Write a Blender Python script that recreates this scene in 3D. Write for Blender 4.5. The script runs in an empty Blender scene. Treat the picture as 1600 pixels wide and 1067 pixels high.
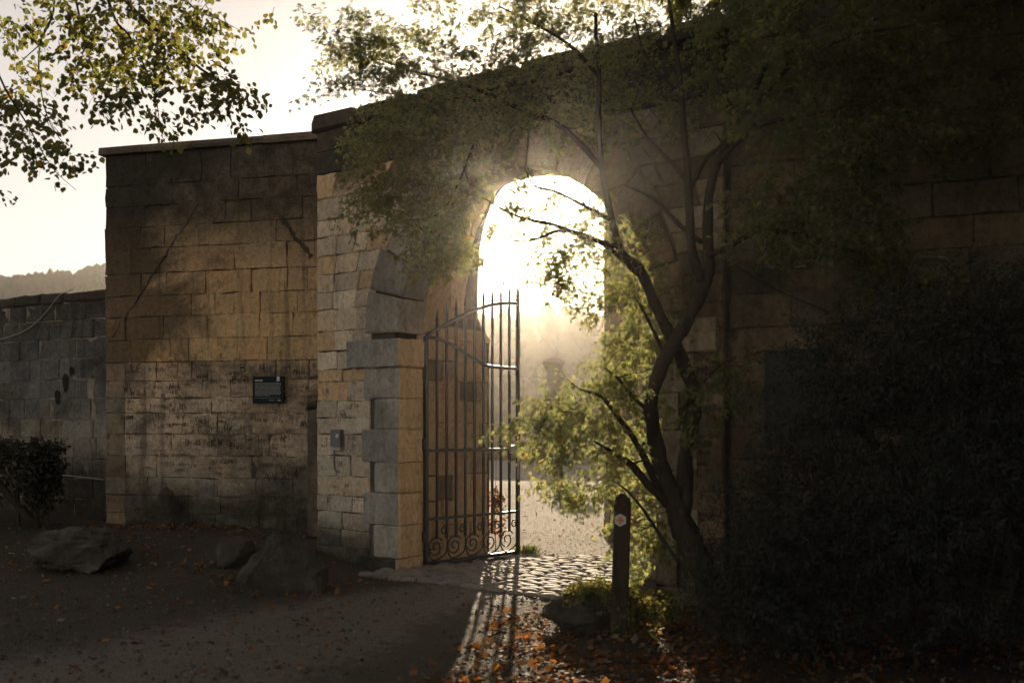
import bpy, bmesh, math, random
import numpy as np
from mathutils import Vector, Matrix, noise
random.seed(7); rng = np.random.default_rng(7)
R = math.radians
sc = bpy.context.scene
COL = sc.collection

# ------------------------------------------------------------------ camera, sky, sun, exposure
F, H, HY = 1556.0, 1.6, 665.0          # focal length in photo pixels, eye height, horizon row
cam_d = bpy.data.cameras.new('camera'); cam = bpy.data.objects.new('camera', cam_d); COL.objects.link(cam)
cam.location = (0, 0, H); cam.rotation_euler = (R(90), 0, 0)
cam_d.sensor_width = 36; cam_d.lens = 36*F/1600; cam_d.shift_y = (HY-533.5)/1600
cam_d.clip_start = 0.05; cam_d.clip_end = 4000
cam_d.dof.use_dof = True; cam_d.dof.focus_distance = 11.5; cam_d.dof.aperture_fstop = 2.0
sc.camera = cam
SUN_ELEV, SUN_AZ = R(12.6), math.atan((824-800)/F)
w = bpy.data.worlds.new('World'); sc.world = w; w.use_nodes = True
wn = w.node_tree.nodes; wl = w.node_tree.links; wn.clear()
sky = wn.new('ShaderNodeTexSky'); sky.sky_type = 'NISHITA'; sky.sun_disc = False
sky.sun_elevation = SUN_ELEV; sky.sun_rotation = SUN_AZ
sky.air_density = 1.0; sky.dust_density = 0.0; sky.ozone_density = 1.0
hs = wn.new('ShaderNodeHueSaturation'); hs.inputs['Saturation'].default_value = 0.35
bg = wn.new('ShaderNodeBackground'); bg.inputs['Strength'].default_value = 0.072
wo = wn.new('ShaderNodeOutputWorld')
wl.new(sky.outputs[0], hs.inputs['Color']); wt = wn.new('ShaderNodeMix'); wt.data_type = 'RGBA'; wt.blend_type = 'MULTIPLY'; wt.inputs[0].default_value = 1.0; wt.inputs[7].default_value = (1.17, 1.0, .87, 1)   # warm white balance
wl.new(hs.outputs[0], wt.inputs[6]); wl.new(wt.outputs[2], bg.inputs['Color']); wl.new(bg.outputs[0], wo.inputs['Surface'])
sd = bpy.data.lights.new('sun', 'SUN'); sd.energy = 5.0; sd.angle = R(0.5); sd.color = (1.0, 0.79, 0.54)
sun = bpy.data.objects.new('sun', sd); COL.objects.link(sun)
SUNDIR = Vector((math.sin(SUN_AZ)*math.cos(SUN_ELEV), math.cos(SUN_AZ)*math.cos(SUN_ELEV), math.sin(SUN_ELEV)))
sun.rotation_euler = (-SUNDIR).to_track_quat('-Z', 'Y').to_euler(); sun.location = SUNDIR*200
sc.view_settings.view_transform = 'Standard'; sc.view_settings.look = 'None'
sc.view_settings.exposure = 1.0; sc.view_settings.gamma = 1.0; sc.view_settings.use_curve_mapping = False
sc.render.engine = 'CYCLES'
cy = sc.cycles
cy.use_denoising = True; cy.max_bounces = 8; cy.diffuse_bounces = 4; cy.glossy_bounces = 3
cy.transmission_bounces = 6; cy.volume_bounces = 0; cy.caustics_reflective = False; cy.caustics_refractive = False
cy.sample_clamp_indirect = 6.0; cy.adaptive_threshold = .006

# ------------------------------------------------------------------ helpers
def px(x, y, Y): return np.array(((x-800)/F*Y, Y, H+(HY-y)/F*Y))
def nrm(a): a = np.asarray(a, float); return a/np.linalg.norm(a)
def mesh_tri(name, V, T, smooth=False):
    V = np.asarray(V, np.float32).reshape(-1, 3); T = np.asarray(T, np.int32).reshape(-1, 3)
    me = bpy.data.meshes.new(name)
    me.vertices.add(len(V)); me.vertices.foreach_set('co', V.ravel())
    me.loops.add(len(T)*3); me.loops.foreach_set('vertex_index', T.ravel())
    me.polygons.add(len(T)); me.polygons.foreach_set('loop_start', np.arange(0, len(T)*3, 3, dtype=np.int32))
    me.update(calc_edges=True)
    if smooth: me.polygons.foreach_set('use_smooth', np.ones(len(T), bool))
    me.validate(); return me
def mesh_poly(name, V, Fc, smooth=False):
    me = bpy.data.meshes.new(name); me.from_pydata([tuple(map(float, v)) for v in V], [], Fc); me.update()
    if smooth:
        for p in me.polygons: p.use_smooth = True
    return me
def link(name, me, mat=None, parent=None):
    o = bpy.data.objects.new(name, me); COL.objects.link(o)
    if mat is not None and me is not None:
        if len(me.materials) == 0: me.materials.append(mat)
    if parent is not None: o.parent = parent
    return o
def tag(o, label=None, cat=None, group=None, kind=None):
    if label: o['label'] = label
    if cat: o['category'] = cat
    if group: o['group'] = group
    if kind: o['kind'] = kind
    return o
def empty(name, label, cat, group=None):
    o = bpy.data.objects.new(name, None); COL.objects.link(o); return tag(o, label, cat, group)
class MB:
    """collects triangles and quads for one mesh"""
    def __init__(s): s.V = []; s.F = []
    def add(s, V, Fc):
        b = len(s.V); s.V += [tuple(map(float, v)) for v in V]; s.F += [tuple(i+b for i in f) for f in Fc]
    def box(s, c, h, ax=((1,0,0),(0,1,0),(0,0,1))):
        c = np.asarray(c, float); ax = np.asarray(ax, float)
        V = [c+ax[0]*h[0]*i+ax[1]*h[1]*j+ax[2]*h[2]*k for k in (-1,1) for j in (-1,1) for i in (-1,1)]
        s.add(V, [(0,2,3,1),(4,5,7,6),(0,1,5,4),(2,6,7,3),(0,4,6,2),(1,3,7,5)])
    def tube(s, pts, rad, n=8, cap=True):
        pts = [np.asarray(p, float) for p in pts]
        if not hasattr(rad, '__len__'): rad = [rad]*len(pts)
        V = []; up = None
        for i, p in enumerate(pts):
            t = pts[min(i+1, len(pts)-1)]-pts[max(i-1, 0)]; t = t/(np.linalg.norm(t)+1e-9)
            if up is None: up = np.array((0,0,1.)) if abs(t[2]) < .9 else np.array((1.,0,0))
            a = np.cross(t, up); a /= np.linalg.norm(a)+1e-9; b = np.cross(a, t); up = b
            for k in range(n):
                an = 2*math.pi*k/n; V.append(p+(a*math.cos(an)+b*math.sin(an))*rad[i])
        Fc = []
        for i in range(len(pts)-1):
            for k in range(n):
                k2 = (k+1) % n; Fc.append((i*n+k, i*n+k2, (i+1)*n+k2, (i+1)*n+k))
        if cap: Fc.append(tuple(range(n-1, -1, -1))); Fc.append(tuple((len(pts)-1)*n+k for k in range(n)))
        s.add(V, Fc)
    def lathe(s, c, prof, n=16, rot=0.0, ax=None):
        c = np.asarray(c, float)
        ax = np.eye(3) if ax is None else np.asarray(ax, float)
        V = []
        for r, z in prof:
            for k in range(n):
                a = 2*math.pi*k/n+rot; V.append(c+ax[0]*r*math.cos(a)+ax[1]*r*math.sin(a)+ax[2]*z)
        Fc = [(i*n+k, i*n+(k+1) % n, (i+1)*n+(k+1) % n, (i+1)*n+k) for i in range(len(prof)-1) for k in range(n)]
        Fc.append(tuple(range(n-1, -1, -1))); Fc.append(tuple((len(prof)-1)*n+k for k in range(n)))
        s.add(V, Fc)
    def build(s, name, mat, parent=None, smooth=False): return link(name, mesh_poly(name, s.V, s.F, smooth), mat, parent)
def spline(pts, n=6):
    P = [np.asarray(p, float) for p in pts]; P = [2*P[0]-P[1]]+P+[2*P[-1]-P[-2]]; out = []
    for i in range(1, len(P)-2):
        for k in range(n):
            t = k/n; a, b, c, d = P[i-1:i+3]
            out.append(.5*((2*b)+(c-a)*t+(2*a-5*b+4*c-d)*t*t+(3*b-a-3*c+d)*t**3))
    out.append(P[-2]); return out
def smooth01(a, b, x):
    t = np.clip((x-a)/(b-a), 0, 1); return t*t*(3-2*t)

# ------------------------------------------------------------------ materials
class NT:
    def __init__(s, name):
        s.m = bpy.data.materials.new(name); s.m.use_nodes = True; s.t = s.m.node_tree; s.t.nodes.clear()
        s.out = s.t.nodes.new('ShaderNodeOutputMaterial')
    def n(s, typ, **kw):
        nd = s.t.nodes.new('ShaderNode'+typ)
        for k, v in kw.items():
            if hasattr(nd, k) and not k[0].isupper(): setattr(nd, k, v)
        return nd
    def l(s, a, b): s.t.links.new(a, b)
    def pos(s, scale=(1,1,1)):
        g = s.n('NewGeometry'); mp = s.n('Mapping'); mp.inputs['Scale'].default_value = scale
        s.l(g.outputs['Position'], mp.inputs['Vector']); return mp.outputs[0]
    def noise(s, scale, detail=6, rough=.6, sc3=(1,1,1), dist=0):
        nd = s.n('TexNoise'); nd.inputs['Scale'].default_value = scale; nd.inputs['Detail'].default_value = detail
        nd.inputs['Roughness'].default_value = rough; nd.inputs['Distortion'].default_value = dist
        s.l(s.pos(sc3), nd.inputs['Vector']); return nd.outputs['Fac']
    def ramp(s, fac, stops):
        r = s.n('ValToRGB'); e = r.color_ramp.elements
        while len(e) < len(stops): e.new(.5)
        for i, (p, c) in enumerate(stops):
            e[i].position = p; e[i].color = (*c, 1) if hasattr(c, '__len__') else (c, c, c, 1)
        s.l(fac, r.inputs['Fac']); return r.outputs['Color']
    def math(s, op, a, b=None):
        m = s.n('Math', operation=op); m.use_clamp = False
        for i, v in enumerate((a, b)):
            if v is None: continue
            if isinstance(v, (int, float)): m.inputs[i].default_value = v
            else: s.l(v, m.inputs[i])
        return m.outputs[0]
    def mix(s, fac, a, b, blend='MIX'):
        m = s.n('Mix', data_type='RGBA', blend_type=blend)
        for sock, v in ((m.inputs[0], fac), (m.inputs[6], a), (m.inputs[7], b)):
            if isinstance(v, (int, float)): sock.default_value = v
            elif isinstance(v, tuple): sock.default_value = (*v, 1)
            else: s.l(v, sock)
        return m.outputs[2]
    def z(s):
        g = s.n('NewGeometry'); x = s.n('SeparateXYZ'); s.l(g.outputs['Position'], x.inputs[0]); return x.outputs[2]
    def bump(s, h, strength=.5, dist=.02):
        b = s.n('Bump'); b.inputs['Strength'].default_value = strength; b.inputs['Distance'].default_value = dist
        s.l(h, b.inputs['Height']); return b.outputs[0]
    def finish(s, col, rough=.9, bump=None, metal=0.0, spec=.5):
        p = s.n('BsdfPrincipled')
        if isinstance(col, tuple): p.inputs['Base Color'].default_value = (*col, 1)
        else: s.l(col, p.inputs['Base Color'])
        if isinstance(rough, (int, float)): p.inputs['Roughness'].default_value = rough
        else: s.l(rough, p.inputs['Roughness'])
        p.inputs['Metallic'].default_value = metal; p.inputs['Specular IOR Level'].default_value = spec
        if bump is not None: s.l(bump, p.inputs['Normal'])
        s.l(p.outputs[0], s.out.inputs['Surface']); return s.m
def stone_mat(name, cols, dark=(.03,.028,.024), stain=.35, grime=.5, scale=1.0, streak=.4):
    t = NT(name)
    oi = t.n('ObjectInfo')
    base = t.ramp(oi.outputs['Random'], [(i/(len(cols)-1), c) for i, c in enumerate(cols)])
    big = t.noise(1.1*scale, 5, .65); mid = t.noise(7, 7, .7); fine = t.noise(60, 4, .7)
    st = t.noise(4.0, 5, .6, (1.6,1.6,.22))
    c = t.mix(t.math('MULTIPLY', t.ramp(mid, [(.3,0.),(.75,1.)]), .5), base, t.mix(.6, base, (.34,.30,.25)))
    c = t.mix(t.math('MULTIPLY', t.ramp(big, [(stain,1.),(stain+.22,0.)]), grime), c, dark)
    c = t.mix(t.math('MULTIPLY', t.ramp(st, [(.52,0.),(.72,1.)]), streak), c, dark)
    c = t.mix(t.math('MULTIPLY', t.ramp(fine, [(.3,1.),(.5,0.)]), .45), c, t.mix(.75, c, dark))
    gr = t.n('TexNoise'); gr.inputs['Scale'].default_value = 19; gr.inputs['Detail'].default_value = 9; gr.inputs['Roughness'].default_value = .82; t.l(t.pos((1,1,.8)), gr.inputs['Vector'])
    c = t.mix(.8, c, t.mix(1.0, c, t.ramp(gr.outputs['Fac'], [(.34,(.25,.24,.22)),(.46,(.85,.84,.82)),(.58,(1.1,1.09,1.07)),(.72,(1.6,1.55,1.5))]), 'MULTIPLY'))
    # pits and flakes
    v = t.n('TexVoronoi'); v.inputs['Scale'].default_value = 22; t.l(t.pos(), v.inputs['Vector'])
    pit = t.ramp(v.outputs['Distance'], [(.05,0.),(.22,1.)])
    hh = t.math('ADD', t.math('MULTIPLY', mid, 1.0), t.math('MULTIPLY', fine, .35)); hh = t.math('ADD', hh, t.math('MULTIPLY', pit, .18))
    return t.finish(c, .92, t.bump(hh, .75, .03), spec=.25)
M = {}
M['ochre'] = stone_mat('ochre_sandstone', [(.30,.20,.10),(.34,.25,.14),(.26,.18,.10),(.38,.29,.18),(.24,.19,.13)], stain=.38, grime=.7)
M['pale'] = stone_mat('pale_sandstone', [(.42,.35,.25),(.36,.30,.22),(.46,.39,.30),(.33,.26,.18)], stain=.36, grime=.6, streak=.55)
M['orange'] = stone_mat('orange_sandstone_bounce', [(.76,.50,.26),(.70,.50,.29),(.80,.56,.32),(.62,.44,.26)], stain=.28, grime=.45, streak=.25)  # warm stone, raised further to hold the bounce light of the reveal
M['black'] = stone_mat('blackened_sandstone', [(.06,.05,.036),(.09,.07,.045),(.05,.045,.036),(.14,.10,.06)], stain=.5, grime=.7)
M['grey'] = stone_mat('grey_sandstone', [(.44,.43,.39),(.56,.52,.44),(.36,.36,.34),(.58,.53,.43)], stain=.36, grime=.5)
M['damp'] = stone_mat('damp_sandstone', [(.15,.145,.11),(.19,.175,.13),(.12,.12,.095)], dark=(.022,.026,.02), stain=.50, grime=.85)
M['tawny'] = stone_mat('tawny_sandstone', [(.30,.22,.14),(.36,.28,.18),(.25,.185,.12),(.40,.33,.23),(.28,.26,.21)], stain=.34, grime=.5)
M['dim'] = stone_mat('brown_sandstone', [(.22,.16,.095),(.18,.14,.10),(.25,.19,.12),(.15,.13,.10)], stain=.40, grime=.6)
def zoned_mat(name, stops, zmax, wob=.9, blot=.45, blotamt=.85, dark=(.035,.030,.022), var=.35, xb=None, stk=.55):
    t = NT(name); oi = t.n('ObjectInfo')
    big = t.noise(1.3, 6, .65); mid = t.noise(6, 7, .7); fine = t.noise(55, 5, .7); st = t.noise(3.2, 6, .65, (2.2,2.2,.16))
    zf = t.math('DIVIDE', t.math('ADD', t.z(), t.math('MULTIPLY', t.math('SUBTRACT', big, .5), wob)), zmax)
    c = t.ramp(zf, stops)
    c = t.mix(var, c, t.mix(1.0, c, t.ramp(oi.outputs['Random'], [(0,(.55,.52,.50)),(.3,(.95,.9,.85)),(.55,(1.2,.95,.7)),(.8,(1.5,1.45,1.35)),(1,(.8,.85,.9))]), 'MULTIPLY'))
    c = t.mix(t.math('MULTIPLY', t.ramp(mid, [(.40,0.),(.66,1.)]), .45), c, t.mix(.5, c, (.50,.44,.36)))
    b2 = t.noise(.75, 7, .7, (1,1,1.3), .4)
    if xb is not None:
        gp_ = t.n('NewGeometry'); sx_ = t.n('SeparateXYZ'); t.l(gp_.outputs['Position'], sx_.inputs[0]); b2 = t.math('ADD', b2, t.math('MULTIPLY', t.math('SUBTRACT', sx_.outputs[0], xb[0]), xb[1]))
    c = t.mix(t.math('MULTIPLY', t.ramp(b2, [(blot,1.),(blot+.16,0.)]), blotamt), c, dark)
    c = t.mix(t.math('MULTIPLY', t.ramp(st, [(.54,0.),(.68,1.)]), stk), c, dark)
    c = t.mix(t.math('MULTIPLY', t.ramp(fine, [(.34,1.),(.52,0.)]), .5), c, t.mix(.7, c, dark))
    gr = t.n('TexNoise'); gr.inputs['Scale'].default_value = 19; gr.inputs['Detail'].default_value = 9; gr.inputs['Roughness'].default_value = .82; t.l(t.pos((1,1,.8)), gr.inputs['Vector'])
    c = t.mix(.8, c, t.mix(1.0, c, t.ramp(gr.outputs['Fac'], [(.34,(.25,.24,.22)),(.46,(.85,.84,.82)),(.58,(1.1,1.09,1.07)),(.72,(1.6,1.55,1.5))]), 'MULTIPLY'))
    v = t.n('TexVoronoi'); v.inputs['Scale'].default_value = 17; v.inputs['Randomness'].default_value = 1.0; t.l(t.pos(), v.inputs['Vector'])
    pit = t.ramp(v.outputs['Distance'], [(.06,0.),(.2,1.)])
    hh = t.math('ADD', mid, t.math('MULTIPLY', fine, .4)); hh = t.math('ADD', hh, t.math('MULTIPLY', pit, .2))
    return t.finish(c, .93, t.bump(hh, 1.0, .06), spec=.25)
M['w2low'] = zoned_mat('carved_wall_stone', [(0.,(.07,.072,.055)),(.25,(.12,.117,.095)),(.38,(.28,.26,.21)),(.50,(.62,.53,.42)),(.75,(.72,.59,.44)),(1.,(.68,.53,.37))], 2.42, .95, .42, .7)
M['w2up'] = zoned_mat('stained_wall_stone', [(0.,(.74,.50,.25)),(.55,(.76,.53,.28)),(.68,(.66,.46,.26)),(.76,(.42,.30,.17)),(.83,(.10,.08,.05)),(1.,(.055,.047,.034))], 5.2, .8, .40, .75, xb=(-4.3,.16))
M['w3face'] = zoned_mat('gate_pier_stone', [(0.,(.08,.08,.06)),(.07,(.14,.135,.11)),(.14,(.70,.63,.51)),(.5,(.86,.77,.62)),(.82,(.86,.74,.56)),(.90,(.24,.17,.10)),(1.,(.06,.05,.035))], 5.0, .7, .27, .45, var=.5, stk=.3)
M['w1'] = zoned_mat('low_wall_stone', [(0.,(.05,.052,.04)),(.30,(.11,.105,.085)),(.38,(.34,.31,.25)),(.48,(.34,.32,.27)),(.56,(.17,.18,.18)),(.80,(.15,.16,.165)),(.92,(.08,.08,.075)),(1.,(.05,.05,.045))], 3.3, .35, .38, .7)
M['mortar'] = stone_mat('lime_mortar', [(.20,.17,.13),(.20,.17,.13)], stain=.5, grime=.7)
M['mortar_pale'] = stone_mat('pale_mortar', [(.38,.34,.28),(.38,.34,.28)], stain=.4, grime=.4)
M['rock'] = stone_mat('boulder_stone', [(.095,.088,.076),(.11,.10,.085),(.085,.078,.066)], stain=.5, grime=.7, scale=3)
M['cut'] = NT('carved_groove').finish((.045,.034,.022), 1.0)
M['cutfaint'] = NT('worn_groove').finish((.13,.10,.07), 1.0)
M['hole'] = NT('dark_hole').finish((.012,.010,.008), 1.0)
def ground_mat(name, c0, c1, c2, scale=1.0, bumpd=.02, rough=.95, spec=.3):
    t = NT(name)
    a = t.noise(.9*scale, 6, .65); b = t.noise(14*scale, 6, .75); f = t.noise(120, 3, .7)
    v = t.n('TexVoronoi'); v.inputs['Scale'].default_value = 55*scale; t.l(t.pos((1,1,.3)), v.inputs['Vector'])
    col = t.mix(t.ramp(a, [(.35,0.),(.65,1.)]), c0, c1)
    col = t.mix(t.math('MULTIPLY', t.ramp(b, [(.42,0.),(.68,1.)]), .7), col, c2)
    col = t.mix(.35, col, t.ramp(v.outputs['Color'], [(0., tuple(x*.35 for x in c0)), (1., tuple(min(1, x*1.9) for x in c1))]))
    hh = t.math('ADD', t.math('MULTIPLY', v.outputs['Distance'], -.7), t.math('ADD', t.math('MULTIPLY', b, .9), t.math('MULTIPLY', f, .25)))
    return t.finish(col, rough, t.bump(hh, .9, bumpd), spec=spec)
M['dirt'] = ground_mat('leafy_dirt', (.050,.040,.028), (.078,.062,.044), (.030,.024,.017))
M['setbed'] = ground_mat('joint_grit', (.10,.088,.07), (.13,.115,.092), (.07,.06,.048))
M['path'] = ground_mat('trodden_gravel', (.115,.096,.076), (.145,.123,.098), (.078,.064,.050), bumpd=.010, rough=.85, spec=.3)
M['gravel'] = ground_mat('pale_gravel', (.30,.27,.22), (.37,.33,.27), (.20,.175,.14), bumpd=.012, rough=.95, spec=.2)
M['sett'] = stone_mat('worn_sett', [(.24,.21,.18),(.30,.27,.23),(.20,.185,.165)], stain=.3, grime=.4)
for nd in M['sett'].node_tree.nodes:
    if nd.type == 'BSDF_PRINCIPLED': nd.inputs['Roughness'].default_value = .75; nd.inputs['Specular IOR Level'].default_value = .4
def leaf_mat(name, cols, trans=.5, tcol=None, rough=.6):
    t = NT(name); g = t.n('NewGeometry')
    c = t.ramp(g.outputs['Random Per Island'], cols)
    d = t.n('BsdfDiffuse'); tr = t.n('BsdfTranslucent'); gl = t.n('BsdfGlossy'); gl.inputs['Roughness'].default_value = rough
    t.l(c, d.inputs['Color'])
    hsv = t.n('HueSaturation'); hsv.inputs['Value'].default_value = tcol or 1.6; hsv.inputs['Saturation'].default_value = 1.1; t.l(c, hsv.inputs['Color']); t.l(hsv.outputs[0], tr.inputs['Color'])
    m1 = t.n('MixShader'); m1.inputs[0].default_value = trans; t.l(d.outputs[0], m1.inputs[1]); t.l(tr.outputs[0], m1.inputs[2])
    m2 = t.n('MixShader'); m2.inputs[0].default_value = .05; t.l(m1.outputs[0], m2.inputs[1]); t.l(gl.outputs[0], m2.inputs[2])
    t.l(m2.outputs[0], t.out.inputs['Surface']); return t.m
M['maple_leaf'] = leaf_mat('maple_leaf', [(0,(.028,.033,.016)),(.5,(.042,.046,.019)),(.85,(.060,.060,.022)),(.99,(.07,.062,.02)),(1,(.10,.05,.015))], .64, 7.6)
M['lime_leaf'] = leaf_mat('lime_leaf', [(0,(.045,.052,.015)),(.5,(.075,.078,.02)),(.90,(.11,.10,.028)),(.985,(.15,.11,.025)),(1,(.22,.11,.02))], .55, 2.8)
M['yew_leaf'] = leaf_mat('yew_leaf', [(0,(.008,.012,.007)),(.6,(.013,.019,.010)),(1,(.022,.027,.015))], .2, 1.2, .9)
M['hedge_leaf'] = leaf_mat('hedge_leaf', [(0,(.02,.026,.012)),(.7,(.035,.04,.018)),(1,(.07,.05,.02))], .3, 1.3)
M['grass'] = leaf_mat('grass_blade', [(0,(.06,.09,.02)),(.7,(.10,.12,.03)),(1,(.16,.15,.06))], .5, 1.8)
M['moss'] = leaf_mat('stonecrop_leaf', [(0,(.07,.085,.02)),(.6,(.12,.12,.03)),(1,(.18,.14,.05))], .5, 2.0)
M['litter'] = leaf_mat('fallen_leaf', [(0,(.05,.03,.016)),(.35,(.11,.055,.022)),(.62,(.20,.08,.022)),(.82,(.36,.14,.026)),(.92,(.17,.12,.07)),(1,(.36,.30,.20))], .45, 2.2)
def bark_mat(name, a, b):
    t = NT(name); n1 = t.noise(9, 6, .7, (1.5,1.5,.25)); n2 = t.noise(45, 4, .7)
    return t.finish(t.ramp(n1, [(.3,a),(.7,b)]), .95, t.bump(t.math('ADD', n1, t.math('MULTIPLY', n2, .4)), .9, .03), spec=.15)
M['bark'] = bark_mat('maple_bark', (.028,.022,.017), (.075,.06,.047))
M['post'] = bark_mat('weathered_post', (.03,.024,.018), (.085,.062,.042))
t = NT('black_iron'); n1 = t.noise(30, 5, .7)
M['iron'] = t.finish(t.ramp(n1, [(.35,(.018,.022,.028)),(.7,(.035,.038,.042)),(.85,(.07,.04,.022))]), t.ramp(n1, [(.3,.32),(.7,.55)]), t.bump(n1, .25, .004), metal=.35)
M['steel'] = NT('worn_steel').finish((.32,.30,.27), .35, metal=.8)
M['plaque'] = NT('dark_teal_enamel').finish((.010,.020,.024), .75, spec=.2)
M['white'] = NT('white_print').finish((.55,.55,.52), .6)
M['orangep'] = NT('orange_paint').finish((.75,.22,.03), .6)
M['greybox'] = NT('grey_box').finish((.12,.135,.15), .5)
M['wire'] = NT('black_cable').finish((.02,.018,.016), .6)
M['palewire'] = NT('pale_cable').finish((.38,.36,.33), .6)
t = NT('dark_board'); n1 = t.noise(6, 5, .6); M['board'] = t.finish(t.ramp(n1, [(.3,(.014,.016,.016)),(.7,(.028,.028,.026))]), .6)
M['carpaint'] = NT('blue_car_paint').finish((.03,.07,.16), .25, spec=.6)
M['glass'] = NT('tinted_glass').finish((.015,.018,.02), .06, spec=.8)
M['tyre'] = NT('tyre_rubber').finish((.015,.015,.015), .8)
M['alloy'] = NT('alloy_rim').finish((.55,.55,.55), .3, metal=.9)
M['lamp'] = NT('clear_lamp').finish((.6,.6,.58), .15)
M['red'] = NT('red_lens').finish((.35,.02,.015), .2)

def fade_path(m):
    nt = m.node_tree; p = [n for n in nt.nodes if n.type == 'BSDF_PRINCIPLED'][0]; src = p.inputs['Base Color'].links[0].from_socket
    at = nt.nodes.new('ShaderNodeAttribute'); at.attribute_name = 'verge'
    g = nt.nodes.new('ShaderNodeNewGeometry'); nz = nt.nodes.new('ShaderNodeTexNoise'); nz.inputs['Scale'].default_value = 7; nz.inputs['Detail'].default_value = 9; nz.inputs['Roughness'].default_value = .75
    nt.links.new(g.outputs['Position'], nz.inputs['Vector'])
    ad = nt.nodes.new('ShaderNodeMath'); ad.operation = 'ADD'; nt.links.new(at.outputs['Fac'], ad.inputs[0]); nt.links.new(nz.outputs['Fac'], ad.inputs[1])
    rp = nt.nodes.new('ShaderNodeValToRGB'); rp.color_ramp.elements[0].position = .62; rp.color_ramp.elements[1].position = 1.0; nt.links.new(ad.outputs[0], rp.inputs['Fac'])
    mx = nt.nodes.new('ShaderNodeMix'); mx.data_type = 'RGBA'; nt.links.new(rp.outputs['Color'], mx.inputs[0]); nt.links.new(src, mx.inputs[6]); mx.inputs[7].default_value = (.055,.044,.031,1)
    nt.links.new(mx.outputs[2], p.inputs['Base Color'])
fade_path(M['path'])
# ------------------------------------------------------------------ terrain
def gz(X, Y):
    X = np.asarray(X, float); Y = np.asarray(Y, float)
    g = .33*smooth01(1.35, 3.2, -X)*smooth01(7.5, 12.2, Y)
    g = g+.10*smooth01(5.0, 6.5, -X)*smooth01(9, 12.5, Y)
    g = g+.10*smooth01(1.2, 2.4, X)*smooth01(9.5, 7.5, Y)*smooth01(3.5, 6, Y)
    g = g+.012*np.sin(X*2.1+Y*.7)*np.sin(Y*1.7-X*.9)*smooth01(40, 25, Y)
    return g
def GZ(X, Y): return float(gz(X, Y))
def axis(a, b, d, lo, hi):
    mid = np.arange(a, b+1e-6, d); L = a-np.geomspace(.3, a-lo, 14)[::-1]; U = b+np.geomspace(.3, hi-b, 14)
    return np.concatenate([L, mid, U])
def grid_sheet(name, xs, ys, fz, mat):
    X, Y = np.meshgrid(xs, ys); Z = fz(X, Y); V = np.stack([X, Y, Z], -1).reshape(-1, 3); nx = len(xs)
    i = (np.arange(len(ys)-1)[:, None]*nx+np.arange(nx-1)[None, :]).ravel()
    T = np.concatenate([np.stack([i, i+1, i+nx+1], 1), np.stack([i, i+nx+1, i+nx], 1)])
    return link(name, mesh_tri(name, V, T, True), mat)
def rough(X, Y): # small lumps of trodden earth
    return .010*np.sin(X*9.1+1.3*np.sin(Y*6.3))*np.sin(Y*8.3+1.7*np.sin(X*5.1))+.006*np.sin(X*23+Y*3)*np.sin(Y*21-X*5)
g_o = grid_sheet('ground', axis(-9, 6, .07, -700, 700), axis(2, 13.5, .07, -150, 700),
                 lambda X, Y: gz(X, Y)+rough(X, Y)*smooth01(16, 12, Y)*smooth01(1, 3, Y)-.0*X, M['dirt'])
tag(g_o, 'dark trodden earth scattered with autumn leaves before the wall', kind='structure')

# path: an irregular worn strip that runs from lower left to the gateway
EDGE_U = [(-14,-1.0),(-7,4.6),(-3.75,7.35),(-2.8,8.75),(-1.5,9.8),(-.75,10.35),(-.2,10.9)]
EDGE_L = [(-10,-4.0),(-4,2.0),(-1.6,4.6),(-.75,6.2),(-.35,8.2),(.1,9.0),(1.0,9.4)]
def path_mesh():
    U = spline(EDGE_U, 40); L = spline(EDGE_L, 40); n = len(U); k = 28; V = []; 
    for i in range(n):
        for j in range(k+1):
            f = j/k; a = U[i]; b = L[i]; j0 = noise.noise(Vector((i*.11, 3.1, 0)))*.30+noise.noise(Vector((i*.4, 8.1, 0)))*.16+noise.noise(Vector((i*1.7, 8.1, 0)))*.08
            j1 = noise.noise(Vector((i*.23, 9.7, 0)))*.2+noise.noise(Vector((i*.8, 1.1, 0)))*.08
            d = nrm(b-a); p = (a+d*j0)*(1-f)+(b+d*j1)*f
            z = GZ(p[0], p[1])+.016-.022*(abs(2*f-1)**10)
            V.append((p[0], p[1], z))
    Fc = [(i*(k+1)+j, i*(k+1)+j+1, (i+1)*(k+1)+j+1, (i+1)*(k+1)+j) for i in range(n-1) for j in range(k)]
    me = mesh_poly('path', V, Fc, True); at = me.attributes.new('verge', 'FLOAT', 'POINT')
    at.data.foreach_set('value', np.array([max(0., abs(2*(q % (k+1))/k-1)-.35)/.65*.75 for q in range(len(V))], np.float32)); return me
tag(link('path', path_mesh(), M['path']), 'worn grey gravel path curving to the gateway', kind='structure')
# ------------------------------------------------------------------ gate wall frame
A = np.array((-1.226, 10.9)); u = nrm((.816, -.577)); v = np.array((-u[1], u[0]))
def g3(s, z, d=0.0): q = A+u*s+v*d; return np.array((q[0], q[1], z))
OW, SP, RZ = 2.97, 2.62, 1.56; OC = OW/2; OR = OW/2
SL, SR, TOP3 = -1.295, 3.77, 5.02
def DZ(z): return 1.78
def rear(a, f, r=.065):      # arch outline that widens towards the rear of the vault, f = 0 front .. 1 rear
    p_ = 1-.42*f; c_, s_ = math.cos(a), math.sin(a)
    c_ = math.copysign(abs(c_)**p_, c_); s_ = abs(s_)**p_
    return (OC+(OR+r+.24*f)*c_, SP+.33*f+(RZ+r+.26*f)*s_)
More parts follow.
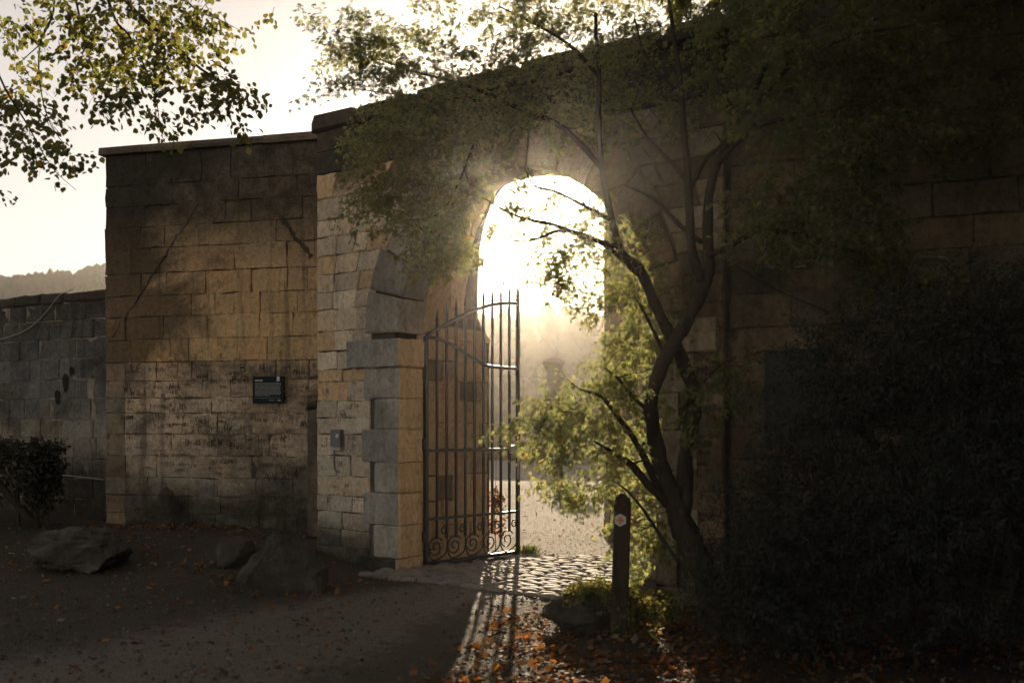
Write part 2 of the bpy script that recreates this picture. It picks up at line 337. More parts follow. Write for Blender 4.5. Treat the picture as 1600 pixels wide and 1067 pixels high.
# courtyard gravel beyond the gate
def court():
    V = []; 
    a0 = g3(-14, 0, 1.55); a1 = g3(12, 0, 1.55)
    n = 80; m = 40
    for j in range(m+1):
        f = (j/m)**2
        for i in range(n+1):
            p = a0+(a1-a0)*(i/n)+np.array((.3, 1, 0))*f*52
            V.append((p[0], p[1], max(0.0, GZ(p[0], p[1]))*0+.018+.5*smooth01(16, 30, -p[0])*0))
    return mesh_poly('courtyard', V, [(j*(n+1)+i, j*(n+1)+i+1, (j+1)*(n+1)+i+1, (j+1)*(n+1)+i) for j in range(m) for i in range(n)])
tag(link('courtyard', court(), M['gravel']), 'sunlit pale gravel yard beyond the gateway', kind='structure')
# cobbled threshold: a bed and single setts
bed = MB(); bed.box(g3(1.5, -.002, .85), (1.55, 1.36, .012), (np.append(u, 0), np.append(v, 0), (0,0,1)))
thr = tag(bed.build('cobbled_threshold', M['setbed']), 'strip of worn stone setts across the gateway', kind='structure')
sett_me = []
for q in range(6):
    b = MB(); n = 8; ou = []
    for k in range(n):
        a = 2*math.pi*(k+.5)/n; cx = math.copysign(abs(math.cos(a))**.45, math.cos(a)); cy_ = math.copysign(abs(math.sin(a))**.45, math.sin(a))
        ou.append((cx*(.5+random.uniform(-.04,.03)), cy_*(.5+random.uniform(-.05,.03))))
    V = [(x, y, -1) for x, y in ou]+[(x, y, .15) for x, y in ou]+[(x*.72, y*.72, 1+random.uniform(-.25,.2)) for x, y in ou]+[(0, 0, 1.15)]
    Fc = [(k, (k+1) % n, n+(k+1) % n, n+k) for k in range(n)]+[(n+k, n+(k+1) % n, 2*n+(k+1) % n, 2*n+k) for k in range(n)]+[(2*n+k, 2*n+(k+1) % n, 3*n) for k in range(n)]
    b.add(V, Fc); me = mesh_poly('sett', b.V, b.F, True); me.materials.append(M['sett']); sett_me.append(me)
cnt = 0; d = -.52; rot = math.atan2(u[1], u[0])
while d < 2.15:
    hrow = random.uniform(.10, .135); s = (-.22 if d < 0 else .0)+random.uniform(0, .12)
    while s < OW+(.0 if d > .3 else .12) and cnt < 299:
        wq = random.uniform(.17, .30)
        p = g3(s+wq/2, 0, d+hrow/2)
        if d < .6 or s > (d-.6)*.62:
            o = link('cobble', random.choice(sett_me), None, thr)
            o.location = (p[0], p[1], .022+random.uniform(-.007, .008)); o.scale = (wq-.006, hrow-.006, .022)
            o.rotation_euler = (random.uniform(-.05,.05), random.uniform(-.05,.05), rot+random.uniform(-.05,.05)); cnt += 1
        s += wq
    d += hrow

# ------------------------------------------------------------------ stone block builder
def block_mesh(poly, P, depth, bev=.008, jit=.011, proud=0.0, per=None):
    """poly: ccw list of (s,z); P(s,z,d)->3d with d into the wall"""
    pts = []; n = len(poly)
    for i in range(n):
        a = np.array(poly[i]); b = np.array(poly[(i+1) % n]); L = np.linalg.norm(b-a)
        k = 3 if (L > .30 and n <= 4) else (2 if L > .13 else 1)
        for j in range(k):
            q = a+(b-a)*(j/k)
            pts.append(q)
    pts = np.array(pts); c = pts.mean(0); m = len(pts)
    pts = pts+rng.normal(0, jit*.5, pts.shape)
    def inset(dd):
        dv = pts-c; ext = np.abs(dv).max(0)+1e-6; return c+dv*np.clip(1-dd/ext, .2, 1)
    tilt = rng.normal(0, .020, 2)
    def fr(q): return -proud+float(np.dot(q-c, tilt))
    o1 = inset(.001); o2 = inset(bev*1.25)
    V = [P(q[0], q[1], depth) for q in o1]+[P(q[0], q[1], fr(q)+bev) for q in o1]+[P(q[0], q[1], fr(q)+rng.normal(0, .0025)) for q in o2]
    V.append(P(c[0], c[1], -proud-rng.uniform(0, .006)))
    Fc = [(k, (k+1) % m, m+(k+1) % m, m+k) for k in range(m)]+[(m+k, m+(k+1) % m, 2*m+(k+1) % m, 2*m+k) for k in range(m)]
    Fc += [(2*m+k, 2*m+(k+1) % m, 3*m) for k in range(m)]
    return mesh_poly('stone_block', V, Fc)
def block(poly, P, mat, parent, depth=.06, name='stone_block', **kw):
    return link(name, block_mesh(poly, P, depth, **kw), mat, parent)
J = .0018
def courses(z0, z1, h, var=.15):
    out = [z0]
    while out[-1] < z1-h*.6: out.append(out[-1]+h*random.uniform(1-var, 1+var))
    out[-1] = z1; return out
def fill_row(s0, s1, wmin, wmax):
    out = [s0]; s = s0
    while s < s1:
        s += random.uniform(wmin, wmax)
        if s > s1-wmin*.6: s = s1
        out.append(s)
    return out
def lerp_mat(choices):
    r = random.random(); a = 0
    for m, p in choices:
        a += p
        if r <= a: return M[m]
    return M[choices[-1][0]]

# ================================================================== gate wall
gw = empty('gateway_wall', 'tall stone wall pierced by the round arched gateway', 'wall')
gw.location = (0, 0, 0)
def core():
    hole = [(-.09, -.3)]+[(-.09, z) for z in (1, 2, SP)]
    for k in range(1, 24):
        a = math.pi*(1-k/24); hole.append((OC+(OR+.09)*math.cos(a), SP+(RZ+.09)*math.sin(a)))
    rearh = [(-.09, -.3)]+[(-.09, z) for z in (1, 2, SP)]+[rear(math.pi*(1-k/24), 1, .03) for k in range(1, 24)]+[(OW+.09, z) for z in (SP, 2, 1, -.3)]
    hole += [(OW+.09, z) for z in (SP, 2, 1, -.3)]
    outer = []
    for i, (s, z) in enumerate(hole):
        if s <= -.08: outer.append((SL+.02, z))
        elif s >= OW+.08: outer.append((SR-.02, z))
        else:
            f = (s+.09)/(OW+.18); outer.append((SL+.02+(SR-SL-.04)*f, TOP3-.03))
    outer[3] = (SL+.02, SP); outer.insert(4, (SL+.02, TOP3-.03)); hole.insert(4, hole[3]); rearh.insert(4, rear(math.pi, 1, .03))
    k = len(hole)-4; outer.insert(k, (SR-.02, TOP3-.03)); hole.insert(k, hole[k]); rearh.insert(k, rear(0, 1, .03))
    b = MB(); n = len(hole)
    V = [g3(s, z, .014) for s, z in hole]+[g3(s, z, .014) for s, z in outer]+[g3(s, z, DZ(z)-.02) for s, z in rearh]+[g3(s, z, DZ(z)-.02) for s, z in outer]
    Fc = []
    for i in range(n-1):
        Fc += [(i, i+1, n+i+1, n+i), (2*n+i, 3*n+i, 3*n+i+1, 2*n+i+1), (i, 2*n+i, 2*n+i+1, i+1), (n+i, n+i+1, 3*n+i+1, 3*n+i)]
    b.add(V, Fc); return b.build('mortar_core', M['mortar'], gw)
core()
def quoin(name, side, wq, pr, dd, z0, z1, m_front, m_side, out=0.0):
    e = out+random.uniform(.0, .012); c = .014+random.uniform(0, .012); nseg = 4
    plan = [(wq, .05), (wq, -pr)]+[(wq+(c-e-wq)*k/nseg, -pr) for k in range(1, nseg)]+[(c-e, -pr), (-e, -pr+c), (-e, .10), (-e, .22), (-e, dd), (.15, dd)]
    n = len(plan); V = []; cc = np.array((wq*.5, .12))
    for z, k in ((z0, .016), (z0+.014, 0), ((z0+z1)/2, 0), (z1-.014, 0), (z1, .016)):
        for q in plan:
            dv = cc-np.array(q); dv = dv/(np.linalg.norm(dv)+1e-9); q2 = np.array(q)+dv*k+rng.normal(0, .0035, 2)
            V.append(g3(-q2[0] if side == 0 else OW+q2[0], z+rng.normal(0, .003), q2[1]))
    Fc = []; mi = []
    for j in range(4):
        for i in range(n):
            Fc.append((j*n+i, j*n+(i+1) % n, (j+1)*n+(i+1) % n, (j+1)*n+i)); mi.append(0 if i < nseg+1 else 1)
    Fc += [tuple(range(n-1, -1, -1)), tuple(4*n+i for i in range(n))]; mi += [0, 0]
    if side == 1: Fc = [f[::-1] for f in Fc]
    me = mesh_poly(name, V, Fc); me.materials.append(m_front); me.materials.append(m_side)
    for p, m_ in zip(me.polygons, mi): p.material_index = m_
    return link(name, me, None, gw)
# jamb quoins, both sides
QZ = [0.0-.25, .14, .50, .857, 1.19, 1.56, 1.90, 2.245]
for side in (0, 1):
    for i in range(len(QZ)-1):
        wq = (.54 if i % 2 == 0 else .37)*random.uniform(.95, 1.05)
        if i == 0: wq = .62
        pr = .012 if i else .05
        def PF(s, z, d, side=side): return g3(-s if side == 0 else OW+s, z, d)
        mt = (M['grey'] if i else M['damp']) if side == 0 else M['pale']
        z0, z1 = QZ[i]+J, QZ[i+1]-J
        quoin('quoin_stone', side, wq, pr, .36, z0, z1, mt, M['orange'] if side == 0 else M['pale'])  # left return faces get the orange: warm bounce light painted in, front stays grey
        # rubble behind the rebate
    zz = courses(-.1, SP, .27)
    for a, b_ in zip(zz[:-1], zz[1:]):
        ss = fill_row(.37, 1.69, .26, .5)
        for s0, s1 in zip(ss[:-1], ss[1:]):
            def PR2(dv, z, d, side=side): return g3(-.065-d if side == 0 else OW+.065+d, z, dv)
            poly = [(s0+J, a+J), (s1-J, a+J), (s1-J, b_-J), (s0+J, b_-J)]
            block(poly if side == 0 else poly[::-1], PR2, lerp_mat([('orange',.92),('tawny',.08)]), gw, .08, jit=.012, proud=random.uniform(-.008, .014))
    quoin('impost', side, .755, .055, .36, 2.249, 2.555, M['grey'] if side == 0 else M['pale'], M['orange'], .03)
# arch voussoirs: front ring and the vault behind the rebate
NV = 13; RT = .44
def arc(a, r): return (OC+(OR+r)*math.cos(a), SP+(RZ+r)*math.sin(a))
def prism(outline, d0, dfun, mat, name, bev=.015):
    n = len(outline); c = np.mean(outline, 0); V = []
    for q in outline: V.append(g3(q[0], q[1], d0+bev))
    for q in outline:
        q2 = c+(np.array(q)-c)*(1-bev*2.2/np.abs(np.array(outline)-c).max()); V.append(g3(q2[0], q2[1], d0+random.uniform(-.006, .006)))
    for q in outline: V.append(g3(q[0], q[1], dfun(q[1])))
    Fc = [(i, n+i, n+(i+1) % n, (i+1) % n) for i in range(n)]+[(i, (i+1) % n, 2*n+(i+1) % n, 2*n+i) for i in range(n)]
    Fc += [tuple(n+i for i in range(n)), tuple(2*n+i for i in reversed(range(n)))]
    return link(name, mesh_poly(name, V, Fc), mat, gw)
for k in range(NV):
    a0 = math.pi*(1-k/NV)-.006; a1 = math.pi*(1-(k+1)/NV)+.006
    rt = RT+random.uniform(-.05, .08); am = (a0+a1)/2
    jr = random.uniform(-.006, .01)
    out = [arc(a0, jr), arc(am, jr), arc(a1, jr), arc(a1, rt), arc(am, rt), arc(a0, rt)]
    prism(out, -.012-random.uniform(0, .012), lambda z: .40, M['grey'] if k < 5 else M['ochre'], 'voussoir')
    for q in range(2):
        b0 = .41 if q == 0 else .95; 
        f = random.uniform(-.02, .02)
        e0, e1 = ((.41, 1.08) if q == 0 else (1.09, 1.78)); f0, f1 = (e0-.41)/1.37, (e1-.41)/1.37; V = []
        for ff, dd in ((f0, e0), (f1, e1)):
            for aa, rr in ((a0,.06),(am,.06),(a1,.06),(a1,.2),(am,.2),(a0,.2)): V.append(g3(*rear(aa, ff, rr+f*.3), dd))
        Fc = [(i, (i+1) % 6, 6+(i+1) % 6, 6+i) for i in range(6)]+[tuple(range(5,-1,-1)), tuple(range(6,12))]
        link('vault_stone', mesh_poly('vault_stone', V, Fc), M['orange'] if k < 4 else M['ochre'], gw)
        if k in (0, NV-1):   # springer that carries the splay
            aa = math.pi if k == 0 else 0.; sg = 1 if k == 0 else -1; sj = -.065 if k == 0 else OW+.065
            p0, p1 = rear(aa, f0, .06), rear(aa, f1, .06)
            V = [g3(sj, SP+.004, e0), g3(sj-.2*sg, SP+.004, e0), g3(p0[0]-.15*sg, p0[1], e0), g3(*p0, e0), g3(sj, SP+.004, e1), g3(sj-.2*sg, SP+.004, e1), g3(p1[0]-.15*sg, p1[1], e1), g3(*p1, e1)]
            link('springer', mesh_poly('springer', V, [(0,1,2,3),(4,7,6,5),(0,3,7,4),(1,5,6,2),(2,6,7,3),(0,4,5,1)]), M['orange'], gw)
# face stones: rows clipped by the quoins and by the ring
def ring_x(z, side):     # outer edge of the ring at height z
    if z >= SP+RZ+RT: return None
    if z <= SP: return OR+RT
    return (OR+RT)*math.sqrt(max(0, 1-((z-SP)/(RZ+RT))**2))
lowz = courses(-.2, 2.245, .215); midz = courses(2.245, 4.52, .235)
def face_row(sA0, sB0, sA1, sB1, z0, z1, matf, wmin=.24, wmax=.46, depth=.05):
    """row whose ends differ at bottom (0) and top (1)"""
    n = max(1, int(round((max(sB0-sA0, sB1-sA1))/random.uniform((wmin+wmax)*.45, (wmin+wmax)*.55))))
    fr = [0]+sorted((i+random.uniform(-.28, .28))/n for i in range(1, n))+[1]
    for f0, f1 in zip(fr[:-1], fr[1:]):
        p = [(sA0+(sB0-sA0)*f0+J, z0+J), (sA0+(sB0-sA0)*f1-J, z0+J), (sA1+(sB1-sA1)*f1-J, z1-J), (sA1+(sB1-sA1)*f0+J, z1-J)]
        if p[1][0]-p[0][0] < .03 and p[2][0]-p[3][0] < .03: continue
        if p[1][0]-p[0][0] < .02: p = [p[0], p[2], p[3]]
        elif p[2][0]-p[3][0] < .02: p = [p[0], p[1], p[2]]
        block(p, g3, matf(.5*(p[0][0]+p[1][0]), .5*(z0+z1)), gw, depth, proud=random.uniform(-.006, .008))
def mat_left(s, z):
    return M['w3face'] if random.random() < .9 else M['orange']
def mat_right(s, z): return lerp_mat([('tawny',.6),('dim',.4)])
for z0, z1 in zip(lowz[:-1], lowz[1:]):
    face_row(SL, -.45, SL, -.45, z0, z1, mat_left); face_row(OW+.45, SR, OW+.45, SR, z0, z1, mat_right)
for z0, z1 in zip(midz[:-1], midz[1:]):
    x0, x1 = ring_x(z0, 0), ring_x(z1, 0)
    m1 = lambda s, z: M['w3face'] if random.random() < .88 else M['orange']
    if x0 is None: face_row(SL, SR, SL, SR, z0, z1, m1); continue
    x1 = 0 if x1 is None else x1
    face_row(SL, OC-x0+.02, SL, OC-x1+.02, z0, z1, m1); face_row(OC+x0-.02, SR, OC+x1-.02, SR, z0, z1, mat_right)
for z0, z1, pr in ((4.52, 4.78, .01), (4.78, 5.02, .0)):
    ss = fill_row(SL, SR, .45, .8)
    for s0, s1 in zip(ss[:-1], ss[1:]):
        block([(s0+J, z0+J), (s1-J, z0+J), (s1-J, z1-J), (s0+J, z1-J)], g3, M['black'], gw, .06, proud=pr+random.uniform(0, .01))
def rough_stone(name, size, mat, parent, seed, sub=3, cut=.86, amp=.18):
    bm = bmesh.new(); bmesh.ops.create_icosphere(bm, subdivisions=sub, radius=1)
    rs = random.Random(seed); planes = []
    for _ in range(15):
        n_ = Vector((rs.gauss(0,1), rs.gauss(0,1), rs.gauss(0,1))).normalized(); planes.append((n_, rs.uniform(cut-.25, cut)))
    off = Vector((seed*3.1, seed*1.7, seed*.9))
    for vv in bm.verts:
        p = vv.co.copy(); p = Vector((math.copysign(abs(p.x)**.6, p.x), math.copysign(abs(p.y)**.6, p.y), math.copysign(abs(p.z)**.6, p.z)))
        for n_, dd in planes:
            k = p.dot(n_)-dd
            if k > 0: p -= n_*k*.97
        p += p.normalized()*(noise.noise(p*1.3+off)*amp*.7+noise.noise(p*3.1+off)*amp*.5+noise.noise(p*7+off)*amp*.28+noise.noise(p*17+off)*amp*.16+noise.noise(p*37+off)*amp*.09)
        vv.co = Vector((p.x*size[0], p.y*size[1], p.z*size[2]))
    me = bpy.data.meshes.new(name); bm.to_mesh(me); bm.free()
    for p in me.polygons: p.use_smooth = True
    try: me.set_sharp_from_angle(angle=R(26))
    except Exception: pass
    return link(name, me, mat, parent)
s = SL-.05; k = 0
while s < SR:
    L = random.uniform(.5, .9); e = min(s+L, SR+.03); 
    def PC(a, z, d): return g3(a, z, d)
    out = [(s+.006, TOP3), (e-.006, TOP3), (e-.006, TOP3+.10), (e-.05, TOP3+.17+random.uniform(-.02,.03)), (s+.05, TOP3+.17+random.uniform(-.02,.03)), (s+.006, TOP3+.10)]
    prism(out, -.075, lambda z: 1.80, M['black'], 'coping_stone', .03); s = e; k += 1

# ================================================================== tall wall left of the gate
def frame(O, dirv):
    O = np.asarray(O, float); dv = nrm(dirv); nv = np.array((-dv[1], dv[0]))
    if nv[1] < 0: nv = -nv
    return lambda s, z, d=0.0: np.array((*(O+dv*s+nv*d), z))
def wall_core(name, P, s0, s1, z0, z1, thick, mat, parent):
    b = MB(); V = [P(s, z, d) for d in (.010, thick) for z in (z0, z1) for s in (s0+.02, s1-.02)]
    b.add(V, [(0,1,3,2),(4,6,7,5),(0,4,5,1),(2,3,7,6),(0,2,6,4),(1,5,7,3)]); return b.build(name, mat, parent)
P2 = frame((-5.317, 13.03), (.97, -.243)); L2 = 3.02; T2 = 5.12
tw = empty('tall_wall', 'tall blackened stone wall with carved initials left of the gateway', 'wall')
wall_core('mortar_core', P2, 0, L2+.1, -.3, T2, .9, M['mortar'], tw)
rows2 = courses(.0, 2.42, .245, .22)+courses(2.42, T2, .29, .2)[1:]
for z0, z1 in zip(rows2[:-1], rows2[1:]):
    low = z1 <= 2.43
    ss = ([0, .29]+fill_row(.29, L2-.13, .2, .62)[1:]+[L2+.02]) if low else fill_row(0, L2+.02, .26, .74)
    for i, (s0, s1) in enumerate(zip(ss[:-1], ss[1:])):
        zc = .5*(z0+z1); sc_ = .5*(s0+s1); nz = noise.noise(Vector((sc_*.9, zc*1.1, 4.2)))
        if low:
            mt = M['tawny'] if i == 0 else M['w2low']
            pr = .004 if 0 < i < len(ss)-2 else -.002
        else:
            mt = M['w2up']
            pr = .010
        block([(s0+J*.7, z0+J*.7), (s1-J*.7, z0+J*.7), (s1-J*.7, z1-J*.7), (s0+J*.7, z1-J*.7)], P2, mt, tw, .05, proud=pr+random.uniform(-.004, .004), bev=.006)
s = -.06
while s < L2:
    e = min(s+random.uniform(.6, 1.0), L2+.05)
    def PT(a, z, d): return P2(a, z, d)
    n = 4; V = []
    prof = [(-.07, T2+.002), (-.08, T2+.05), (-.06, T2+.10), (.2, T2+.125), (.95, T2+.11), (.95, T2+.002)]
    for a in (s+.004, e-.004):
        for dd, z in prof: V.append(P2(a, z+random.uniform(-.006, .006), dd+random.uniform(-.008, .008)))
    m = len(prof); Fc = [(i, (i+1) % m, m+(i+1) % m, m+i) for i in range(m)]+[tuple(range(m)), tuple(range(2*m-1, m-1, -1))]
    link('coping_stone', mesh_poly('coping_stone', V, Fc), M['dim'], tw); s = e
# small beam sockets in a row, a pilaster at the end, old roof scars
for xx in (262, 298, 340, 372, 405, 441, 478):
    q = px(xx, 548, 12.6); s = (q[0]+5.317)/.97
    b = MB(); c = P2(s, 2.49, -.006); b.box(c, (random.uniform(.025,.045), .02, random.uniform(.03,.05)), ((.97,-.243,0),(.243,.97,0),(0,0,1))); b.build('beam_stub', M['w2up'], tw)
def ribbon(P, pts, wd, dd, mat, name, parent, thick=.0):
    pts = [np.array(p, float) for p in pts]; V = []; n = len(pts)
    for i, p in enumerate(pts):
        t_ = pts[min(i+1, n-1)]-pts[max(i-1, 0)]; t_ /= np.linalg.norm(t_)+1e-9; nn = np.array((-t_[1], t_[0]))
        ww = wd*(random.uniform(.25, 1.25))
        V += [P(*(p+nn*ww), dd), P(*(p-nn*ww), dd), P(*(p+nn*ww*1.3), .02), P(*(p-nn*ww*1.3), .02)]
    Fc = []
    for i in range(n-1):
        a = 4*i; b_ = a+4; Fc += [(a, a+1, b_+1, b_), (a, b_, b_+2, a+2), (a+1, a+3, b_+3, b_+1)]
    return link(name, mesh_poly(name, V, Fc), mat, parent)
def pp2(x, y):  # photo pixel on the tall wall -> (s, z)
    k = (x-800)/F; s = (k*13.03+5.317)/(.97+.243*k); q = P2(s, 0, 0); return s, H+(HY-y)/F*q[1]
for a, b_, wd in (((312,318),(176,528),.013), ((410,302),(487,402),.030)):
    pa, pb = np.array(pp2(*a)), np.array(pp2(*b_))
    pts = [pa+(pb-pa)*f+np.array((noise.noise(Vector((f*5, a[0], 0))), noise.noise(Vector((f*5, a[0], 7)))))*.03+np.array((noise.noise(Vector((f*31, a[0], 0))), noise.noise(Vector((f*31, a[0], 7)))))*.025 for f in np.linspace(0, 1, 46)]
    ribbon(P2, pts, wd, -.018, M['black'], 'roof_scar', tw)
sB, zB = pp2(497, 560)
b = MB(); b.box(P2(L2-.04, 1.02, -.02), (.075, .05, .78), ((.97,-.243,0),(.243,.97,0),(0,0,1))); b.build('pilaster', M['dim'], tw)
b = MB(); b.tube([P2(L2-.12, 1.80, -.04), P2(L2-.07, 1.85, -.07), P2(L2+.02, 1.86, -.08)], [.035,.05,.05], 8); b.build('pilaster_cap', M['black'], tw)
# carved initials
GL = {'A':[[(0,0),(.5,1),(1,0)],[(.2,.4),(.8,.4)]],'B':[[(0,0),(0,1),(.7,.95),(.75,.6),(.1,.52),(.85,.45),(.85,.08),(0,0)]],'C':[[(.9,.85),(.4,1),(.05,.5),(.4,0),(.9,.15)]],
'D':[[(0,0),(0,1),(.6,.9),(.9,.5),(.6,.1),(0,0)]],'E':[[(.8,1),(0,1),(0,0),(.8,0)],[(0,.5),(.6,.5)]],'F':[[(.8,1),(0,1),(0,0)],[(0,.5),(.6,.5)]],'G':[[(.9,.85),(.4,1),(.05,.5),(.4,0),(.9,.1),(.9,.45),(.55,.45)]],
'H':[[(0,0),(0,1)],[(.8,0),(.8,1)],[(0,.5),(.8,.5)]],'I':[[(.4,0),(.4,1)]],'J':[[(.7,1),(.7,.2),(.4,0),(.1,.2)]],'K':[[(0,0),(0,1)],[(.8,1),(0,.45),(.8,0)]],'L':[[(0,1),(0,0),(.7,0)]],
'M':[[(0,0),(.1,1),(.5,.35),(.9,1),(1,0)]],'N':[[(0,0),(0,1),(.8,0),(.8,1)]],'O':[[(.4,1),(.05,.5),(.4,0),(.8,.5),(.4,1)]],'P':[[(0,0),(0,1),(.75,.9),(.75,.55),(0,.45)]],'R':[[(0,0),(0,1),(.75,.9),(.75,.55),(0,.45),(.8,0)]],
'S':[[(.8,.85),(.4,1),(.1,.75),(.75,.3),(.4,0),(.05,.15)]],'T':[[(0,1),(.9,1)],[(.45,1),(.45,0)]],'U':[[(0,1),(.05,.2),(.4,0),(.75,.2),(.8,1)]],'V':[[(0,1),(.45,0),(.9,1)]],'W':[[(0,1),(.25,0),(.5,.7),(.75,0),(1,1)]],
'X':[[(0,0),(.8,1)],[(0,1),(.8,0)]],'Y':[[(0,1),(.4,.5),(.8,1)],[(.4,.5),(.4,0)]],'Z':[[(0,1),(.8,1),(0,0),(.85,0)]],'1':[[(.2,.8),(.45,1),(.45,0)]],'/':[[(.1,0),(.6,1)]],'.':[[(.3,0),(.36,.08)]],
'*':[[(.5,.75),(.25,1),(0,.75),(.5,0),(1,.75),(.75,1),(.5,.75)]]}
def carve(P, parent, s, z, txt, h, wd=.006, dd=-.016, mat=None, jit=.05):
    b = MB(); x = s
    for ch in txt:
        if ch == ' ': x += h*.5; continue
        for st in GL[ch]:
            pts = [np.array((x+(p[0]*.72+random.gauss(0, jit*.6))*h, z+(p[1]+random.gauss(0, jit))*h)) for p in st]
            for a, c in zip(pts[:-1], pts[1:]):
                t_ = c-a; L_ = np.linalg.norm(t_)+1e-9; t_ /= L_; nn = np.array((-t_[1], t_[0]))*wd*random.uniform(.6, 1.2)
                a2 = a-t_*wd*.5; c2 = c+t_*wd*.5; m_ = (a2+c2)/2+nn*random.uniform(-.4,.4)
                V = [P(*(a2+nn*.5), dd), P(*(a2-nn*.5), dd), P(*(m_-nn), dd), P(*(c2-nn*.4), dd), P(*(c2+nn*.4), dd), P(*(m_+nn), dd)]
                b.add(V, [(0,1,2,3,4,5)])
        x += h*(.95+random.uniform(-.05, .1)) if ch not in 'I1.' else h*.6
    return b.build('carved_initials', mat or M['cut'], parent)
for txt, x, y, hp in (('LE',206,581,11),('B',377,581,12),('MH',406,581,12),('EJP',364,598,10),('W',194,612,11),('WILLI',205,618,10),('MH',266,610,10),('HL',282,638,9),('VV',276,655,9),
                      ('CHRN',190,655,6),('D',291,695,9),('IS/',305,695,9),('KW',331,696,11),('AVZ',413,752,13),('AVA',470,668,9),('TT',300,676,9),('HK',352,674,8),('E',360,700,8),('T',402,690,9),('N',440,690,9)):
    s_, z_ = pp2(x, y); carve(P2, tw, s_, z_, txt, hp*.0083)
for k in range(150):
    x = random.uniform(195, 490); y = random.uniform(575, 735)
    if 392 < x < 455 and 580 < y < 640: continue
    s_, z_ = pp2(x, y); txt = ''.join(random.choice('ABCDEFHIKLMNRSTUVWZ*1') for _ in range(random.choice((1,2,2,3,4))))
    carve(P2, tw, s_, z_, txt, random.uniform(.03, .075), wd=random.uniform(.002, .0045), jit=.08, mat=M['cutfaint'] if random.random() < .6 else None)
for k in range(105):      # faint small scratched names
    x = random.uniform(195, 470); y = random.uniform(572, 745)
    if 385 < x < 455 and 580 < y < 640: continue
    s_, z_ = pp2(x, y); carve(P2, tw, s_, z_, ''.join(random.choice('ABCDEFHIKLMNRSTUVWZ*1/') for _ in range(random.choice((4,5,6,7)))), random.uniform(.018, .045), wd=random.uniform(.0015, .003), jit=.12, mat=M['cutfaint'] if random.random() < .7 else None)
# graffiti on the gate pier and the right pier
for k in range(22):
    s_ = random.uniform(SL+.08, -.62); z_ = random.uniform(.6, 2.1)
    carve(g3, gw, s_, z_, ''.join(random.choice('AEFHIKLMNTVZ') for _ in range(random.choice((1,2,3)))), random.uniform(.03, .075), wd=.0035, dd=-.014)
for k in range(26):
    s_ = random.uniform(OW+.5, SR-.12); z_ = random.uniform(.4, 2.3)
    carve(g3, gw, s_, z_, ''.join(random.choice('AEFHIKLMNTVZ') for _ in range(random.choice((1,2,3)))), random.uniform(.04, .08), wd=.004, dd=-.016)

# ================================================================== low wall, far left
P1 = frame((-5.36, 13.14), (-.888, .46)); L1 = 4.2; T1 = 3.40
lw = empty('low_wall', 'lower grey stone wall at the far left behind the hedge', 'wall')
wall_core('mortar_core', P1, -.3, 9, -.3, T1-.02, .6, M['mortar_pale'], lw)
rows1 = courses(.1, T1-.14, .265, .1)
for ri, (z0, z1) in enumerate(zip(rows1[:-1], rows1[1:])):
    ss = fill_row(-.06, L1, .22, .44)
    for s0, s1 in zip(ss[:-1], ss[1:]):
        zc = .5*(z0+z1)
        mt = M['w1'] if 1 else M['pale'] if 1.15 < zc < 1.62 and random.random() < .75 else (M['damp'] if zc < 1.15 else (lerp_mat([('grey',.6),('black',.4)]) if zc > 2.7 else lerp_mat([('grey',.9),('pale',.1)])))
        p_ = [(s0+J, z0+J), (s1-J, z0+J), (s1-J, z1-J), (s0+J, z1-J)]
        block(p_[::-1], P1, mt, lw, .05, proud=random.uniform(-.008, .01), jit=.009)
s = -.05
while s < L1+.1:
    e = s+random.uniform(.35, .6); p_ = [(s+.006, T1-.14+J), (e-.006, T1-.14+J), (e-.006, T1+random.uniform(-.02,.015)), (s+.006, T1+random.uniform(-.02,.015))]
    block(p_[::-1], P1, M['black'], lw, .5, name='coping_stone', proud=.03, bev=.02, jit=.012); s = e
def pp1(x, y):
    k = (x-800)/F; s = (k*13.14+5.36)/(-.888-.46*k); q = P1(s, 0, 0); return s, H+(HY-y)/F*q[1]
for x, y, a, h_ in ((104,598,.05,.13),(113,580,.035,.07),(91,620,.045,.10)):
    s_, z_ = pp1(x, y); ring = [(s_+a*math.cos(t_)*(1+.2*math.sin(3*t_)), z_+h_*math.sin(t_)) for t_ in np.linspace(0, 2*math.pi, 12, endpoint=False)]
    b = MB(); b.add([P1(*q, -.022) for q in ring]+[P1(s_, z_, -.018)], [(i, (i+1) % 12, 12) for i in range(12)]); b.build('broken_hole', M['hole'], lw)

# ================================================================== right wall
P4 = frame((1.90, 8.85), (.923, -.384)); L4 = 4.6; T4 = 6.4
rw = empty('side_wall', 'high dark brown stone wall at the right behind the shrubs', 'wall')
wall_core('mortar_core', P4, 0, 7.5, -.3, T4, .9, M['mortar'], rw)
rows4 = courses(-.1, T4, .285, .08)
for z0, z1 in zip(rows4[:-1], rows4[1:]):
    ss = fill_row(.04, L4, .42, .85)
    for s0, s1 in zip(ss[:-1], ss[1:]):
        block([(s0+J, z0+J), (s1-J, z0+J), (s1-J, z1-J), (s0+J, z1-J)], P4, M['dim'], rw, .05, proud=random.uniform(-.006, .008))
def pp4(x, y):
    k = (x-800)/F; s = (k*8.85-1.90)/(.923+.384*k); q = P4(s, 0, 0); return s, H+(HY-y)/F*q[1]
s0, z0 = pp4(1200, 694); s1, z1 = pp4(1283, 549)
nb = empty('notice_board', 'blank dark rectangular board fixed to the right wall behind the shrub', 'board')
a4 = ((.923,-.384,0),(.384,.923,0),(0,0,1)); ln = math.hypot(.923,.384); a4 = (tuple(c/ln for c in a4[0]), tuple(c/ln for c in a4[1]), (0,0,1))
b = MB(); b.box(P4((s0+s1)/2, (z0+z1)/2, -.035), ((s1-s0)/2, .018, (z1-z0)/2), a4); b.build('panel', M['board'], nb)
b = MB()
